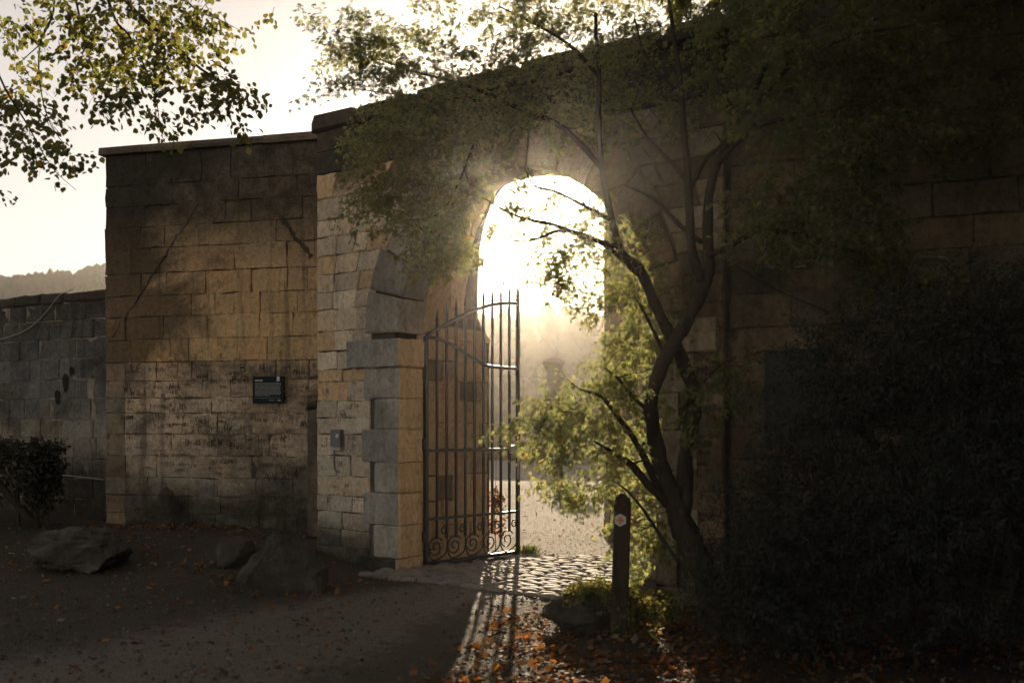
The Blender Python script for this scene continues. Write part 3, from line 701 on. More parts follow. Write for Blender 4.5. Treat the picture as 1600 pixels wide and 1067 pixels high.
for q in (-1, 1):
    b.box(P4((s0+s1)/2+q*((s1-s0)/2+.011), (z0+z1)/2, -.036), (.011, .026, (z1-z0)/2+.02), a4)
    b.box(P4((s0+s1)/2, (z0+z1)/2+q*((z1-z0)/2+.011), -.036), ((s1-s0)/2-.002, .025, .0105), a4)
b.build('frame', M['wire'], nb)
# cables and conduit
b = MB(); pts = [P4(*pp4(x, y), -.022) for x, y in ((1196,352),(1196,398),(1198,411),(1206,418),(1240,418),(1300,413),(1380,407),(1450,402),(1478,405),(1490,415))]
b.tube(spline(pts, 4), .006, 6); tag(b.build('conduit', M['palewire'], None, True), 'thin pale conduit bent along the right wall', 'conduit')
b = MB(); pts = [P4(*pp4(x, y), -.05-.15*abs(f)) for f, (x, y) in zip((0,.5,.8), ((1142,412),(1215,455),(1300,492)))]
b.tube(spline(pts, 5), .006, 6); tag(b.build('cable', M['wire'], None, True), 'dark cable slanting down across the right wall', 'cable')
b = MB(); pts = [P1(*pp1(x, y), -.03) for x, y in ((118,452),(96,462),(75,488),(45,515),(0,531),(-60,535))]
b.tube(spline(pts, 6), .006, 6); tag(b.build('cable', M['palewire'], None, True), 'pale cable looping down the low grey wall', 'cable')
b = MB(); pts = [P1(*pp1(x, y), -.03) for x, y in ((166,749),(140,746),(110,743),(95,742))]
b.tube(spline(pts, 6), .008, 6); tag(b.build('pipe', M['palewire'], None, True), 'short pale pipe along the foot of the low wall beside the hedge', 'pipe')

# ================================================================== plaque, bell box
a2 = ((.97,-.243,0),(.243,.97,0),(0,0,1))
pq = empty('information_plaque', 'dark teal information plaque with small white text on the carved wall', 'plaque')
s0, z0 = pp2(398, 630); s1, z1 = pp2(446, 588); cs, cz = (s0+s1)/2, (z0+z1)/2; hw, hh = (s1-s0)/2, (z1-z0)/2
b = MB(); b.box(P2(cs, cz, -.040), (hw, .012, hh), a2); b.build('panel', M['plaque'], pq)
b = MB(); b.box(P2(cs, cz, -.018), (hw*.9, .011, hh*.9), a2); b.build('mount', M['wire'], pq)
def flat(name, s0, s1, z0, z1, mat, parent, dd=-.0545):
    b = MB(); b.add([P2(s0, z0, dd), P2(s1, z0, dd), P2(s1, z1, dd), P2(s0, z1, dd)], [(0,1,2,3)]); return b.build(name, mat, parent)
b = MB()
def dash(s0, s1, z, h):
    b.add([P2(s0, z, -.0545), P2(s1, z, -.0545), P2(s1, z+h, -.0545), P2(s0, z+h, -.0545)], [(0,1,2,3)])
for word in range(2): dash(cs-hw*.84+word*.055, cs-hw*.84+word*.055+.05, cz+hh*.66, .014)
b.build('heading', M['white'], pq)
b = MB()
for ln_ in range(11):
    s = cs-hw*.84; zl = cz+hh*(.48-ln_*.093)
    while s < cs+hw*(.78 if ln_ < 10 else .1):
        w_ = random.uniform(.006, .022); dash(s, s+w_, zl, .0042); s += w_+.004
dash(cs-hw*.84, cs+hw*.8, cz-hh*.62, .002)
for s_ in (0, .035): dash(cs+hw*.1+s_, cs+hw*.1+s_+.03, cz-hh*.8, .005)
dash(cs+hw*.62, cs+hw*.82, cz-hh*.82, .009)
b.build('text_lines', M['white'], pq)
b = MB(); sx, zx = cs+hw*.66, cz+hh
b.add([P2(sx-.018, zx-.004, -.0547), P2(sx-.018, zx-.068, -.0547), P2(sx, zx-.055, -.0547), P2(sx+.02, zx-.062, -.0547), P2(sx+.02, zx-.004, -.0547)], [(0,1,2,3,4)])
b.build('emblem', M['white'], pq)
def pp3(x, y):
    k = (x-800)/F; s = (k*A[1]-A[0])/(u[0]-k*u[1]); q = g3(s, 0); return s, H+(HY-y)/F*q[1]
bb = empty('bell_box', 'small grey box with a round white button on the pier left of the gate', 'box')
s0, z0 = pp3(523, 698); s1, z1 = pp3(538, 671); ax3 = ((*u, 0), (*v, 0), (0,0,1))
b = MB(); b.box(g3((s0+s1)/2, (z0+z1)/2, -.04), ((s1-s0)/2, .03, (z1-z0)/2), ax3); b.build('housing', M['greybox'], bb)
b = MB(); b.lathe(g3(s1-.04, z1-.075, -.07), [(.026,0),(.026,.008),(.018,.014)], 12, 0, ((*u,0),(0,0,1),(*(-v),0))); b.build('button', M['white'], bb)
b = MB(); b.box(g3((s0+s1)/2, z0-.02, -.03), ((s1-s0)/2*.8, .018, .019), ax3); b.build('label_holder', M['palewire'], bb)
b = MB(); b.tube(spline([g3(s0+.012, z0-.02, -.02), g3(s0+.01, z0-.2, -.02), g3(s0+.03, z0-.27, -.02), g3(s0+.09, z0-.285, -.02)], 4), .010, 6); b.build('wire', M['greybox'], bb)

# ================================================================== wrought iron gate
gt = empty('iron_gate', 'open black wrought iron gate leaf with spear tips and bottom scrolls', 'gate')
G0 = np.array((-.985, 11.22)); G1 = np.array((.085, 12.28)); GLn = np.linalg.norm(G1-G0); gd = (G1-G0)/GLn; gn = np.array((-gd[1], gd[0]))
def gp(s, z, d=0.0): q = G0+gd*s+gn*d; return np.array((q[0], q[1], z))
axg = ((*gd, 0), (*gn, 0), (0,0,1))
def gate_px(x, y):
    k = (x-800)/F; s = (k*G0[1]-G0[0])/(gd[0]-k*gd[1]); Y = (G0+gd*s)[1]; return s, H+(HY-y)/F*Y
def upper(s):   # height of the arched top rail
    f = s/GLn; return 2.60+(.50)*math.sin(min(1, f*1.02)*math.pi/2)**1.0
def lower(s):
    f = s/GLn; return 2.60-.27*(smooth01(.08, .70, f))-.03*f
def bar(name, s, z0, z1, hw_, tip=True):
    b = MB(); b.box(gp(s, (z0+z1)/2), (hw_, hw_, (z1-z0)/2), axg)
    o = b.build(name, M['iron'], gt)
    if tip:
        b = MB(); b.lathe(gp(s, z1), [(hw_*1.1,0),(hw_*1.7,.03),(hw_*1.2,.06),(hw_*.2,.17)], 6, 0, axg); b.build('spear_tip', M['iron'], o)
    return o
b = MB(); b.box(gp(.02, 1.31), (.022, .022, 1.30), axg); b.build('hinge_stile', M['iron'], gt)
o = bar('latch_stile', GLn-.018, .02, 3.17, .020)
NB = 9
for i in range(NB):
    s = .04+(GLn-.06)*(i+1)/(NB+1); bar('bar', s, .31, upper(s)+.07, .0125)
def rail(name, f, r, n=24, flatten=1.0):
    b = MB(); b.tube([gp(.02+(GLn-.04)*k/n, f(.02+(GLn-.04)*k/n), -.004) for k in range(n+1)], r, 8); return b.build(name, M['iron'], gt, True)
rail('top_rail', upper, .022); rail('curved_rail', lower, .02)
for z, hz in ((1.315, .015), (.545, .015), (.045, .022)):
    b = MB(); b.box(gp(GLn/2, z, 0), (GLn/2-.025, .014, hz), axg); b.build('rail', M['iron'], gt)
for i in range(5):
    s0 = .05+(GLn-.09)*i/5; wd_ = (GLn-.09)/5; b = MB()
    c0 = (s0+wd_*.40, .215); pts = []
    for k in range(44):     # large scroll: spiral that unwinds and sweeps up to a small one
        f = k/43; a = math.pi*(.2+3.3*(1-f)) ; r = .022+.10*f
        pts.append((c0[0]+math.cos(a)*r, c0[1]+math.sin(a)*r))
    end = pts[-1]
    b.tube([gp(*p) for p in pts], .0085, 6)
    c1 = (s0+wd_*.86, .40); pts2 = [end]
    mid = [(s0+wd_*.98, .16), (s0+wd_*1.02, .30)]
    sp2 = []
    for k in range(30):
        f = k/29; a = -.1+math.pi*2.6*f; r = .056-.038*f
        sp2.append((c1[0]+math.cos(a)*r, c1[1]+math.sin(a)*r))
    pts = spline([np.array(q) for q in [(c0[0]-.118, c0[1]-.02), (c0[0]-.05, c0[1]-.135), (c0[0]+.08, c0[1]-.12), mid[0], mid[1]]], 5)[:-1]+[np.array(q) for q in sp2]
    b.tube([gp(p[0], p[1], .002) for p in pts], .0085, 6); b.build('scroll', M['iron'], gt, True)
b = MB(); b.box(gp(GLn-.10, 1.31, -.03), (.085, .012, .05), axg); b.build('lock_case', M['steel'], gt)
b = MB(); b.tube(spline([gp(GLn-.13, 1.36, -.05), gp(GLn-.10, 1.41, -.07), gp(GLn-.065, 1.36, -.06), gp(GLn-.06, 1.15, -.05), gp(GLn-.07, .93, -.05)], 6), [.012]*25, 8); b.build('bolt_handle', M['steel'], gt, True)
for z in (.35, 2.35, 1.4):
    b = MB(); b.lathe(gp(-.004, z-.06), [(.03,0),(.03,.12)], 10); b.build('hinge', M['iron'], gt)

# ================================================================== boulders
def place_rock(x, yb, size, seed, label, rotz=0, tilt=(0,0), sink=.30, Y=None, **kw):
    if Y is None:
        Y = 10.0
        for _ in range(12): Y = (H-GZ((x-800)/F*Y, Y))*F/(yb-HY)
    X = (x-800)/F*Y; o = rough_stone('boulder', size, M['rock'], None, seed, 5, **kw)
    o.location = (X, Y, GZ(X, Y)+size[2]*(1-sink)); o.rotation_euler = (tilt[0], tilt[1], rotz); return tag(o, label, 'boulder', 'boulders lying before the wall')
place_rock(132, 886, (.54,.42,.25), 3, 'long low rugged boulder lying nearest the hedge', .1, amp=.22)
place_rock(372, 874, (.30,.28,.19), 5, 'squat block boulder half hidden behind the pointed boulder', .3, cut=.8, amp=.08)
def pointed():
    # a slab standing on its long edge with a peak left of centre
    out = [(-.47,-.12),(-.46,.06),(-.30,.28),(-.17,.46),(-.08,.51),(.02,.47),(.22,.34),(.33,.25),(.43,.20),(.46,.06),(.42,-.12)]
    bm = bmesh.new(); n = len(out); rings = []
    for j, (yy, sc_) in enumerate(((-.17,.80),(-.12,.96),(0,1.02),(.12,.95),(.19,.72))):
        rings.append([bm.verts.new((x*sc_-.02*j, yy+.10*(z+.1), (z+.12)*sc_-.12)) for x, z in out])
    for a, b_ in zip(rings[:-1], rings[1:]):
        for k in range(n): bm.faces.new((a[k], a[(k+1) % n], b_[(k+1) % n], b_[k]))
    bm.faces.new(rings[0][::-1]); bm.faces.new(rings[-1])
    bmesh.ops.recalc_face_normals(bm, faces=bm.faces); bmesh.ops.triangulate(bm, faces=[f for f in bm.faces if len(f.verts) > 4])
    bmesh.ops.subdivide_edges(bm, edges=bm.edges[:], cuts=6, use_grid_fill=True)
    bm.normal_update()
    for vv in bm.verts:
        p = vv.co; vv.co = p+vv.normal*(noise.noise(p*4)*.045+noise.noise(p*9)*.022+noise.noise(p*23)*.012+noise.noise(p*55)*.006)
    me = bpy.data.meshes.new('boulder'); bm.to_mesh(me); bm.free()
    for p in me.polygons: p.use_smooth = True
    me.set_sharp_from_angle(angle=R(24)); return me
Yp = 9.55; o = link('boulder', pointed(), M['rock']); Xp = (447-800)/F*Yp; o.location = (Xp, Yp, GZ(Xp, Yp)+.01); o.rotation_euler = (0, 0, -.15)
tag(o, 'pointed slab boulder standing in front nearest the gate', 'boulder', 'boulders lying before the wall')
o = place_rock(259, 828, (.17,.12,.30), 14, 'dark upright stone leaning against the foot of the carved wall', .2, (-.25,.12), .2, Y=12.45, cut=.85, amp=.08)
# guard stone in front of the post
gs = tag(rough_stone('guard_stone', (.36,.26,.19), M['rock'], None, 23, 5, cut=.85, amp=.24), 'rough pale guard stone grown over with stonecrop beside the marker post', 'stone')
GSX, GSY = (908-800)/F*7.75, 7.75
gs.location = (GSX, GSY, GZ(GSX, GSY)+.14); gs.rotation_euler = (0, 0, .15)
ks = tag(rough_stone('kerb_stone', (.16,.20,.14), M['sett'], None, 31, 3, cut=.95, amp=.08), 'rounded stone at the foot of the right gate jamb', 'stone')
ks.location = (*((g3(OW+.02, 0, -.12))[:2]), .12)

# ================================================================== marker post
mp = empty('marker_post', 'weathered wooden trail post with a white hexagonal badge', 'post'); PX, PY = (967-800)/F*7.6, 7.6
mp.location = (PX, PY, GZ(PX, PY)); mp.rotation_euler = (0, R(1.6), R(-8))
b = MB(); hw_ = .064; n = 8
prof = [(hw_, -.2), (hw_*1.02, .3), (hw_*.98, .7), (hw_, 1.0), (hw_*.85, 1.05), (hw_*.3, 1.085)]
V = []
for r, z in prof:
    for sx, sy in ((-1,-.8),(-.8,-1),(.8,-1),(1,-.8),(1,.8),(.8,1),(-.8,1),(-1,.8)):
        V.append((sx*r+random.uniform(-.002,.002), sy*r+random.uniform(-.002,.002), z+random.uniform(-.004,.004)))
b.add(V, [(i*8+k, i*8+(k+1) % 8, (i+1)*8+(k+1) % 8, (i+1)*8+k) for i in range(len(prof)-1) for k in range(8)]+[tuple(range(7,-1,-1)), tuple(5*8+k for k in range(8))])
b.build('shaft', M['post'], mp)
b = MB(); b.lathe((-.012, -.0645, .89), [(.050,0),(.050,.005)], 6, math.pi/2, ((1,0,0),(0,0,1),(0,-1,0))); bad = b.build('badge', M['white'], mp)
b = MB(); y_ = -.0712
for hx, hz in ((.026,.009),(.009,.026)):
    yy = y_-(.0006 if hx > hz else 0); b.add([(-.012-hx, yy, .89-hz), (-.012+hx, yy, .89-hz), (-.012+hx, yy, .89+hz), (-.012-hx, yy, .89+hz)], [(0,1,2,3)])
b.build('cross', M['orangep'], bad)

# ================================================================== beyond the gate
fwall = empty('yard_wall', 'hazy stone wall on the far side of the gravel yard', 'wall')
b = MB(); b.box((4, 46, 1.8), (38, .35, 1.9)); b.build('masonry', M['pale'], fwall)
b = MB(); b.box((4, 46, 3.74), (38, .45, .06)); b.build('coping', M['tawny'], fwall)
fp = empty('yard_pier', 'stone gate pier with flared pointed cap seen through the gateway', 'pier'); fx = (865-800)/F*36
b = MB(); b.lathe((fx, 36, 0), [(.46,-.1),(.46,3.20),(.54,3.24),(.54,3.33)], 4, math.pi/4); b.build('shaft', M['black'], fp)
b = MB(); b.lathe((fx, 36, 3.33), [(.40,0),(.35,.09),(.29,.16),(.55,.50),(.56,.57),(.24,.70),(.02,.76)], 4, math.pi/4); b.build('cap', M['black'], fp)
ip = empty('inner_pier', 'pale stone pier beyond the gateway at its right', 'pier')
for i in range(13):
    z0 = -.1+i*.4; b = MB(); j = .012*(i % 2); b.box((1.72+j/2, 13.75, z0+.2), (.42+random.uniform(-.01,.01), .35+random.uniform(-.008,.008), .194)); o = b.build('stone_block', lerp_mat([('grey',.5),('pale',.5)]), ip)
# parked car, mostly behind the maple
car = empty('parked_car', 'blue car parked across the yard behind the maple leaves', 'car'); CX, CY_ = 3.6, 41.5
car.location = (CX, CY_, .02); car.rotation_euler = (0, 0, R(4))
side = [(-2.1,.35),(-2.12,.62),(-2.0,.80),(-1.2,.92),(-.6,1.40),(.1,1.47),(.9,1.44),(1.6,1.02),(2.05,.96),(2.12,.6),(2.05,.33)]
for cxw in (1.32, -1.32):
    arcp = [(cxw+.36*math.cos(a), .32+.36*math.sin(a)) for a in np.linspace(0, math.pi, 9)]; side += arcp
bm = bmesh.new(); n = len(side); lv = []
for yy, k in ((-.86,.9),(-.80,1),(.80,1),(.86,.9)):
    lv.append([bm.verts.new((x, yy*(1 if z < .95 else .80), z)) for x, z in side])
for a, b_ in zip(lv[:-1], lv[1:]):
    for k in range(n): bm.faces.new((a[k], a[(k+1) % n], b_[(k+1) % n], b_[k]))
bm.faces.new(lv[0][::-1]); bm.faces.new(lv[-1]); bmesh.ops.recalc_face_normals(bm, faces=bm.faces)
me = bpy.data.meshes.new('body'); bm.to_mesh(me); bm.free(); link('body', me, M['carpaint'], car)
for pts in ([(-1.02,.97),(-.55,1.34),(-.02,1.40),(-.02,.98)], [(.06,.98),(.06,1.40),(.82,1.37),(1.25,1.02)]):
    for sgn in (-1, 1):
        b = MB(); b.add([(x, sgn*(.872 if z < 1 else .70), z) for x, z in pts], [(0,1,2,3)]); b.build('side_window', M['glass'], car)
for x, nm, mt in ((-2.09,'headlight','lamp'),(2.08,'tail_light','red')):
    for yy in (-.6, .6): b = MB(); b.box((x, yy, .72), (.04,.16,.07)); b.build(nm, M[mt], car)
for x in (-1.32, 1.32):
    for sgn in (-1, 1):
        we = MB(); we.lathe((x, sgn*.80-.09, .32), [(.22,0),(.31,.01),(.32,.05),(.32,.14),(.31,.18),(.22,.19)], 28, 0, ((1,0,0),(0,0,1),(0,1,0))); wo_ = we.build('wheel', M['tyre'], car, True)
        b = MB(); b.lathe((x, sgn*.80-.10, .32), [(.05,0),(.05,.2)], 12, 0, ((1,0,0),(0,0,1),(0,1,0)))
        for k in range(10):
            a = math.pi*2*k/10; c = np.array((x+math.cos(a)*.13, sgn*.80+sgn*.09, .32+math.sin(a)*.13)); b.box(c, (.10,.012,.014), ((math.cos(a),0,math.sin(a)),(0,1,0),(-math.sin(a),0,math.cos(a))))
        b.build('rim', M['alloy'], wo_)

# ------------------------------------------------------------------ hills with woods
def hill(name, xs, ridge, Y0, Y1, label, seed):
    n = len(xs); m = 14; V = []
    for j in range(m+1):
        f = j/m
        for i, x in enumerate(xs):
            zz = ridge(x)*(smooth01(0, 1, f)); V.append((x+f*12*math.sin(i*.4), Y0+(Y1-Y0)*f, -1+zz))
    V += [(x, Y1+40, -1) for x in xs]
    Fc = [(j*n+i, j*n+i+1, (j+1)*n+i+1, (j+1)*n+i) for j in range(m+1) for i in range(n-1)]
    t_ = tag(link(name, mesh_poly(name, V, Fc, True), M['hillmat']), label, kind='structure')
    # woods: many tree-like clumps as one mass
    ico = bmesh.new(); bmesh.ops.create_icosphere(ico, subdivisions=2, radius=1); ico.verts.ensure_lookup_table()
    tv = np.array([vv.co[:] for vv in ico.verts]); tt = np.array([[q.index for q in f_.verts] for f_ in ico.faces]); ico.free()
    Vs = []; Ts = []; rs = np.random.default_rng(seed); off = 0
    for k in range(2200 if Y1 > 100 else 500):
        x = rs.uniform(xs[0], xs[-1]); f = rs.uniform(.25, 1.0)**.6; z = ridge(x)*float(smooth01(0, 1, f))-1
        r = rs.uniform(2.0, 4.2)*(.3 if Y1 < 100 else .7); disp = 1+.28*rs.normal(size=(len(tv), 1)).clip(-1.2, 1.2)
        Vs.append(tv*disp*np.array((r*.8, r*.8, r*rs.uniform(.9, 1.5)))+np.array((x, Y0+(Y1-Y0)*f, z+r*(.7 if Y1 > 100 else .15)))); Ts.append(tt+off); off += len(tv)
    o = link('foliage_mass', mesh_tri('foliage_mass', np.concatenate(Vs), np.concatenate(Ts)), M['wood']); tag(o, label.replace('hill', 'woods covering the hill'), kind='stuff'); return t_
M['hillmat'] = ground_mat('hill_pasture', (.06,.06,.03), (.08,.075,.04), (.05,.045,.025), scale=.05, bumpd=.3)
t = NT('far_woods'); M['wood'] = t.finish(t.ramp(t.noise(.15, 4, .6), [(.3,(.07,.065,.035)),(.7,(.13,.10,.05))]), 1.0, spec=.1)
hill('hill', np.linspace(-14, 46, 60), lambda x: 9.6+.6*math.sin(x*.11+1)+.2*math.sin(x*.5), 58, 80, 'hazy wooded hill beyond the gateway', 5)
hill('hill', np.linspace(-400, -100, 90), lambda x: 49.5+4.2*math.sin((x+165)*.017)+.9*math.sin(x*.12), 280, 340, 'hazy wooded hill above the low wall at the left', 9)

# ------------------------------------------------------------------ foliage machinery
def rotmats(xax, nax):
    x = xax/np.linalg.norm(xax, axis=1, keepdims=True); z = nax-(nax*x).sum(1, keepdims=True)*x
    z /= np.linalg.norm(z, axis=1, keepdims=True)+1e-9; y = np.cross(z, x); return np.stack([x, y, z], 2)
def instance(tv, tt, Rm, pos, scale):
    N = len(pos); V = np.einsum('nij,kj->nki', Rm, tv)*scale[:, None, None]+pos[:, None, :]
    T = tt[None]+(np.arange(N)*len(tv))[:, None, None]; return V.reshape(-1, 3), T.reshape(-1, 3)
def maple_template():
    V = []; T = []
    for a, L in ((0,1.0),(.62,.86),(-.62,.86),(1.35,.55),(-1.35,.55)):
        c, s_ = math.cos(a), math.sin(a); b = len(V); w_ = .085
        for x, y, z in ((0,0,0),(.45*L,w_,.05),(L,0,-.12*L),(.45*L,-w_,.05)): V.append((c*x-s_*y, s_*x+c*y, z))
        T += [(b,b+1,b+2),(b,b+2,b+3)]
    return np.array(V), np.array(T)
def maple_island():   # lobes share their base vertex so each leaf is one island
    V = [(0,0,0)]; T = []
    for a, L in ((0,1.0),(.62,.86),(-.62,.86),(1.35,.55),(-1.35,.55)):
        c, s_ = math.cos(a), math.sin(a); b = len(V); w_ = .10
        for x, y, z in ((.45*L,w_,.05),(L,0,-.14*L),(.45*L,-w_,.05)): V.append((c*x-s_*y, s_*x+c*y, z))
        T += [(0,b,b+1),(0,b+1,b+2)]
    return np.array(V), np.array(T)
MAPLE = maple_island()
OVAL = (np.array([(0,0,0),(.3,.36,.06),(.65,.34,.05),(1,0,-.08),(.65,-.34,.05),(.3,-.36,.06)]), np.array([(0,1,2),(0,2,3),(0,3,4),(0,4,5)]))
NEED = (np.array([(0,0,0),(.5,.12,.0),(1,0,-.05),(.5,-.12,.0)]), np.array([(0,1,2),(0,2,3)]))
LITTER = (np.array([(0,0,0),(.3,.32,.16),(.7,.26,.10),(1,0,.2),(.65,-.30,.0),(.25,-.28,.12)]), np.array([(0,1,5),(1,2,5),(2,4,5),(2,3,4)]))
def sprays(center, rad, nsp, rs, droop=.5, L=(.18,.38), nl=12, spread=.05, leafs=(.045,.075), bias=None, shell=.55):
    """drooping twigs with leaves in an ellipsoid; returns twig polylines and leaf arrays"""
    center = np.asarray(center); rad = np.asarray(rad)
    tw_ = []; P = []; X = []; N = []; S = []
    for _ in range(nsp):
        d = rs.normal(size=3); d /= np.linalg.norm(d); r = rs.uniform(shell*.3, 1)**.5
        p0 = center+d*rad*r*.85
        o = d*np.array((1,1,.35)); 
        if bias is not None: o = o+np.asarray(bias)
        o /= np.linalg.norm(o)+1e-9; LL = rs.uniform(*L); pts = [p0]; dirn = o.copy(); st = 5
        for k in range(st):
            dirn = dirn+np.array((0,0,-droop/st))+rs.normal(size=3)*.12; dirn /= np.linalg.norm(dirn); pts.append(pts[-1]+dirn*LL/st)
        tw_.append(pts); pts = np.array(pts)
        f = rs.uniform(.1, 1, nl)*st; i = np.minimum(f.astype(int), st-1); q = pts[i]+(pts[i+1]-pts[i])*(f-i)[:, None]
        t_ = (pts[i+1]-pts[i]); t_ /= np.linalg.norm(t_, axis=1, keepdims=True)
        q = q+rs.normal(size=(nl,3))*spread*.5
        x = t_*.7+rs.normal(size=(nl,3))*.55+np.array((0,0,-droop*.9)); nn = rs.normal(size=(nl,3))*.55+np.array((0,0,1.0))
        P.append(q); X.append(x); N.append(nn); S.append(rs.uniform(*leafs, nl))
    return tw_, np.concatenate(P), np.concatenate(X), np.concatenate(N), np.concatenate(S)
def crown_mesh(name, tmpl, parts, mat, parent, kind=None):
    P = np.concatenate([p[1] for p in parts]); X = np.concatenate([p[2] for p in parts]); N = np.concatenate([p[3] for p in parts]); S = np.concatenate([p[4] for p in parts])
    V, T = instance(*tmpl, rotmats(X, N), P, S); o = link(name, mesh_tri(name, V, T), mat, parent)
    if kind: o['kind'] = kind
    return o
def twig_mesh(name, parts, mat, parent, r=.0025):
    Vs = []; Ts = []; off = 0
    for p in parts:
        for pts in p[0]:
            pts = np.array(pts); n = len(pts); 
            for k, a in enumerate((0, 2.09, 4.19)):
                Vs.append(pts+np.array((math.cos(a), math.sin(a), .3*math.sin(a)))*(r*np.linspace(1, .3, n))[:, None])
            for i in range(n-1):
                for k in range(3):
                    a, b_ = k*n+i, ((k+1) % 3)*n+i; Ts += [(off+a, off+b_, off+b_+1), (off+a, off+b_+1, off+a+1)]
            off += 3*n
    o = link(name, mesh_tri(name, np.concatenate(Vs), np.array(Ts)), mat, parent); o['kind'] = 'stuff'; return o
def limb(name, pts, rads, mat, parent, n=9, sub=7, wob=.012):
    big = max(rads) > .03
    if big: n, sub = 16, 16
    P = spline([np.asarray(p) for p in pts], sub); k = len(P)
    rr = np.interp(np.linspace(0, len(rads)-1, k), np.arange(len(rads)), rads)*.84
    P = [p+np.array((noise.noise(Vector(p*2.3)), noise.noise(Vector(p*2.3+5)), 0))*wob+np.array((noise.noise(Vector(p*7)), noise.noise(Vector(p*7+5)), 0))*wob*.5 for p in P]
    rr = [r*(1+.16*noise.noise(Vector(p*6))+.10*noise.noise(Vector(p*14))) for r, p in zip(rr, P)]
    b = MB(); b.tube(P, rr, n)
    if big:
        V2 = []
        for i, vv in enumerate(b.V):
            c = P[min(i//n, k-1)]; q = np.array(vv)-c; p = Vector(vv)
            f = 1+.16*noise.noise(Vector((p.x*22, p.y*22, p.z*5)))+.10*noise.noise(Vector((p.x*50, p.y*50, p.z*13))); V2.append(tuple(c+q*f))
        b.V = V2
    return b.build(name, mat, parent, True)

# ================================================================== japanese maple at the right
mt_ = empty('maple_tree', 'feathery maple with twisted dark stems before the gateway', 'tree')
def Q(x, y, Y): return px(x, y, Y)
LB = M['bark']
limb('trunk', [Q(1128,1010,7.55), Q(1108,915,7.6), Q(1078,850,7.65), Q(1058,800,7.7), Q(1050,760,7.7)], [.17,.13,.115,.105,.09], LB, mt_, 12)
limb('stem', [Q(1053,790,7.7), Q(1030,710,7.65), Q(1018,640,7.6), Q(1030,580,7.6), Q(1052,535,7.65), Q(1090,470,7.7), Q(1108,420,7.7), Q(1105,330,7.7), Q(1118,260,7.6), Q(1160,185,7.5), Q(1200,90,7.3)], [.08,.072,.066,.065,.062,.058,.055,.045,.036,.028,.018], LB, mt_, 10)
limb('stem', [Q(1066,800,7.7), Q(1072,710,7.75), Q(1085,630,7.75), Q(1068,570,7.75), Q(1050,530,7.72), Q(1025,480,7.7), Q(1000,420,7.7), Q(965,380,7.8), Q(940,250,7.9), Q(935,120,8.0), Q(930,20,8.0)], [.08,.075,.07,.062,.055,.05,.042,.036,.03,.024,.015], LB, mt_, 10)
limb('stem', [Q(1095,440,7.7), Q(1080,380,7.7), Q(1076,300,7.7), Q(1068,200,7.7), Q(1060,110,7.7), Q(1045,0,7.7)], [.045,.04,.036,.03,.024,.015], LB, mt_, 9)
BR = [
 ([Q(1078,290,7.7), Q(1050,255,7.8), Q(1010,215,7.9), Q(985,170,8.0)], [.025,.02,.015,.008]),
 ([Q(1076,300,7.7), Q(1100,250,7.7), Q(1130,225,7.6), Q(1150,180,7.5)], [.028,.024,.02,.012]),
 ([Q(1098,380,7.7), Q(1060,350,7.7), Q(1020,310,7.8), Q(975,288,7.9)], [.022,.02,.016,.008]),
 ([Q(960,385,7.8), Q(900,365,8.0), Q(860,350,8.1), Q(800,335,8.3), Q(740,300,8.5)], [.026,.02,.016,.012,.006]),
 ([Q(955,345,7.8), Q(920,325,8.0), Q(870,300,8.1), Q(835,290,8.2), Q(820,262,8.3)], [.022,.018,.014,.010,.006]),
 ([Q(1000,430,7.7), Q(940,380,7.9), Q(880,360,8.0), Q(830,375,8.1), Q(760,378,8.3)], [.024,.02,.016,.011,.005]),
 ([Q(940,260,7.9), Q(880,200,8.1), Q(800,165,8.3), Q(730,135,8.5), Q(640,110,8.7), Q(560,80,8.8)], [.03,.026,.022,.017,.012,.006]),
 ([Q(800,165,8.3), Q(720,155,8.5), Q(640,150,8.7), Q(560,140,8.8)], [.016,.012,.009,.005]),
 ([Q(935,120,8.0), Q(890,70,8.1), Q(840,40,8.2), Q(780,10,8.3)], [.02,.016,.012,.006]),
 ([Q(1062,150,7.7), Q(1010,90,7.7), Q(990,30,7.7)], [.018,.014,.008]),
 ([Q(1046,790,7.7), Q(1010,755,7.6), Q(985,725,7.55), Q(955,705,7.5), Q(930,690,7.4)], [.05,.036,.028,.02,.008]),
 ([Q(1030,770,7.7), Q(1000,700,7.55), Q(965,650,7.5), Q(940,620,7.45), Q(905,608,7.4)], [.034,.028,.024,.018,.008]),
 ([Q(1012,640,7.6), Q(990,620,7.6), Q(965,590,7.6), Q(945,575,7.6)], [.02,.016,.012,.006]),
 ([Q(1060,880,7.65), Q(1020,820,7.8), Q(985,772,7.95), Q(945,742,8.05)], [.02,.016,.012,.005]),
 ([Q(1106,400,7.7), Q(1140,385,7.4), Q(1190,360,7.2), Q(1260,370,6.9), Q(1340,395,6.7), Q(1420,420,6.5)], [.03,.026,.02,.016,.012,.006]),
 ([Q(1118,260,7.6), Q(1180,200,7.2), Q(1260,180,6.9), Q(1350,160,6.6)], [.026,.022,.016,.008]),
 ([Q(1160,190,7.5), Q(1230,110,7.0), Q(1320,60,6.6), Q(1430,40,6.2)], [.024,.02,.015,.008]),
 ([Q(1065,640,7.7), Q(1095,600,7.6), Q(1125,570,7.5), Q(1150,558,7.4)], [.018,.013,.009,.005]),
 ([Q(1040,560,7.7), Q(1012,500,7.7), Q(990,460,7.8)], [.02,.014,.008]),
 ([Q(745,215,8.6), Q(690,330,8.6), Q(610,345,8.7)], [.010,.008,.004]),
]
rt_ = np.random.default_rng(3)
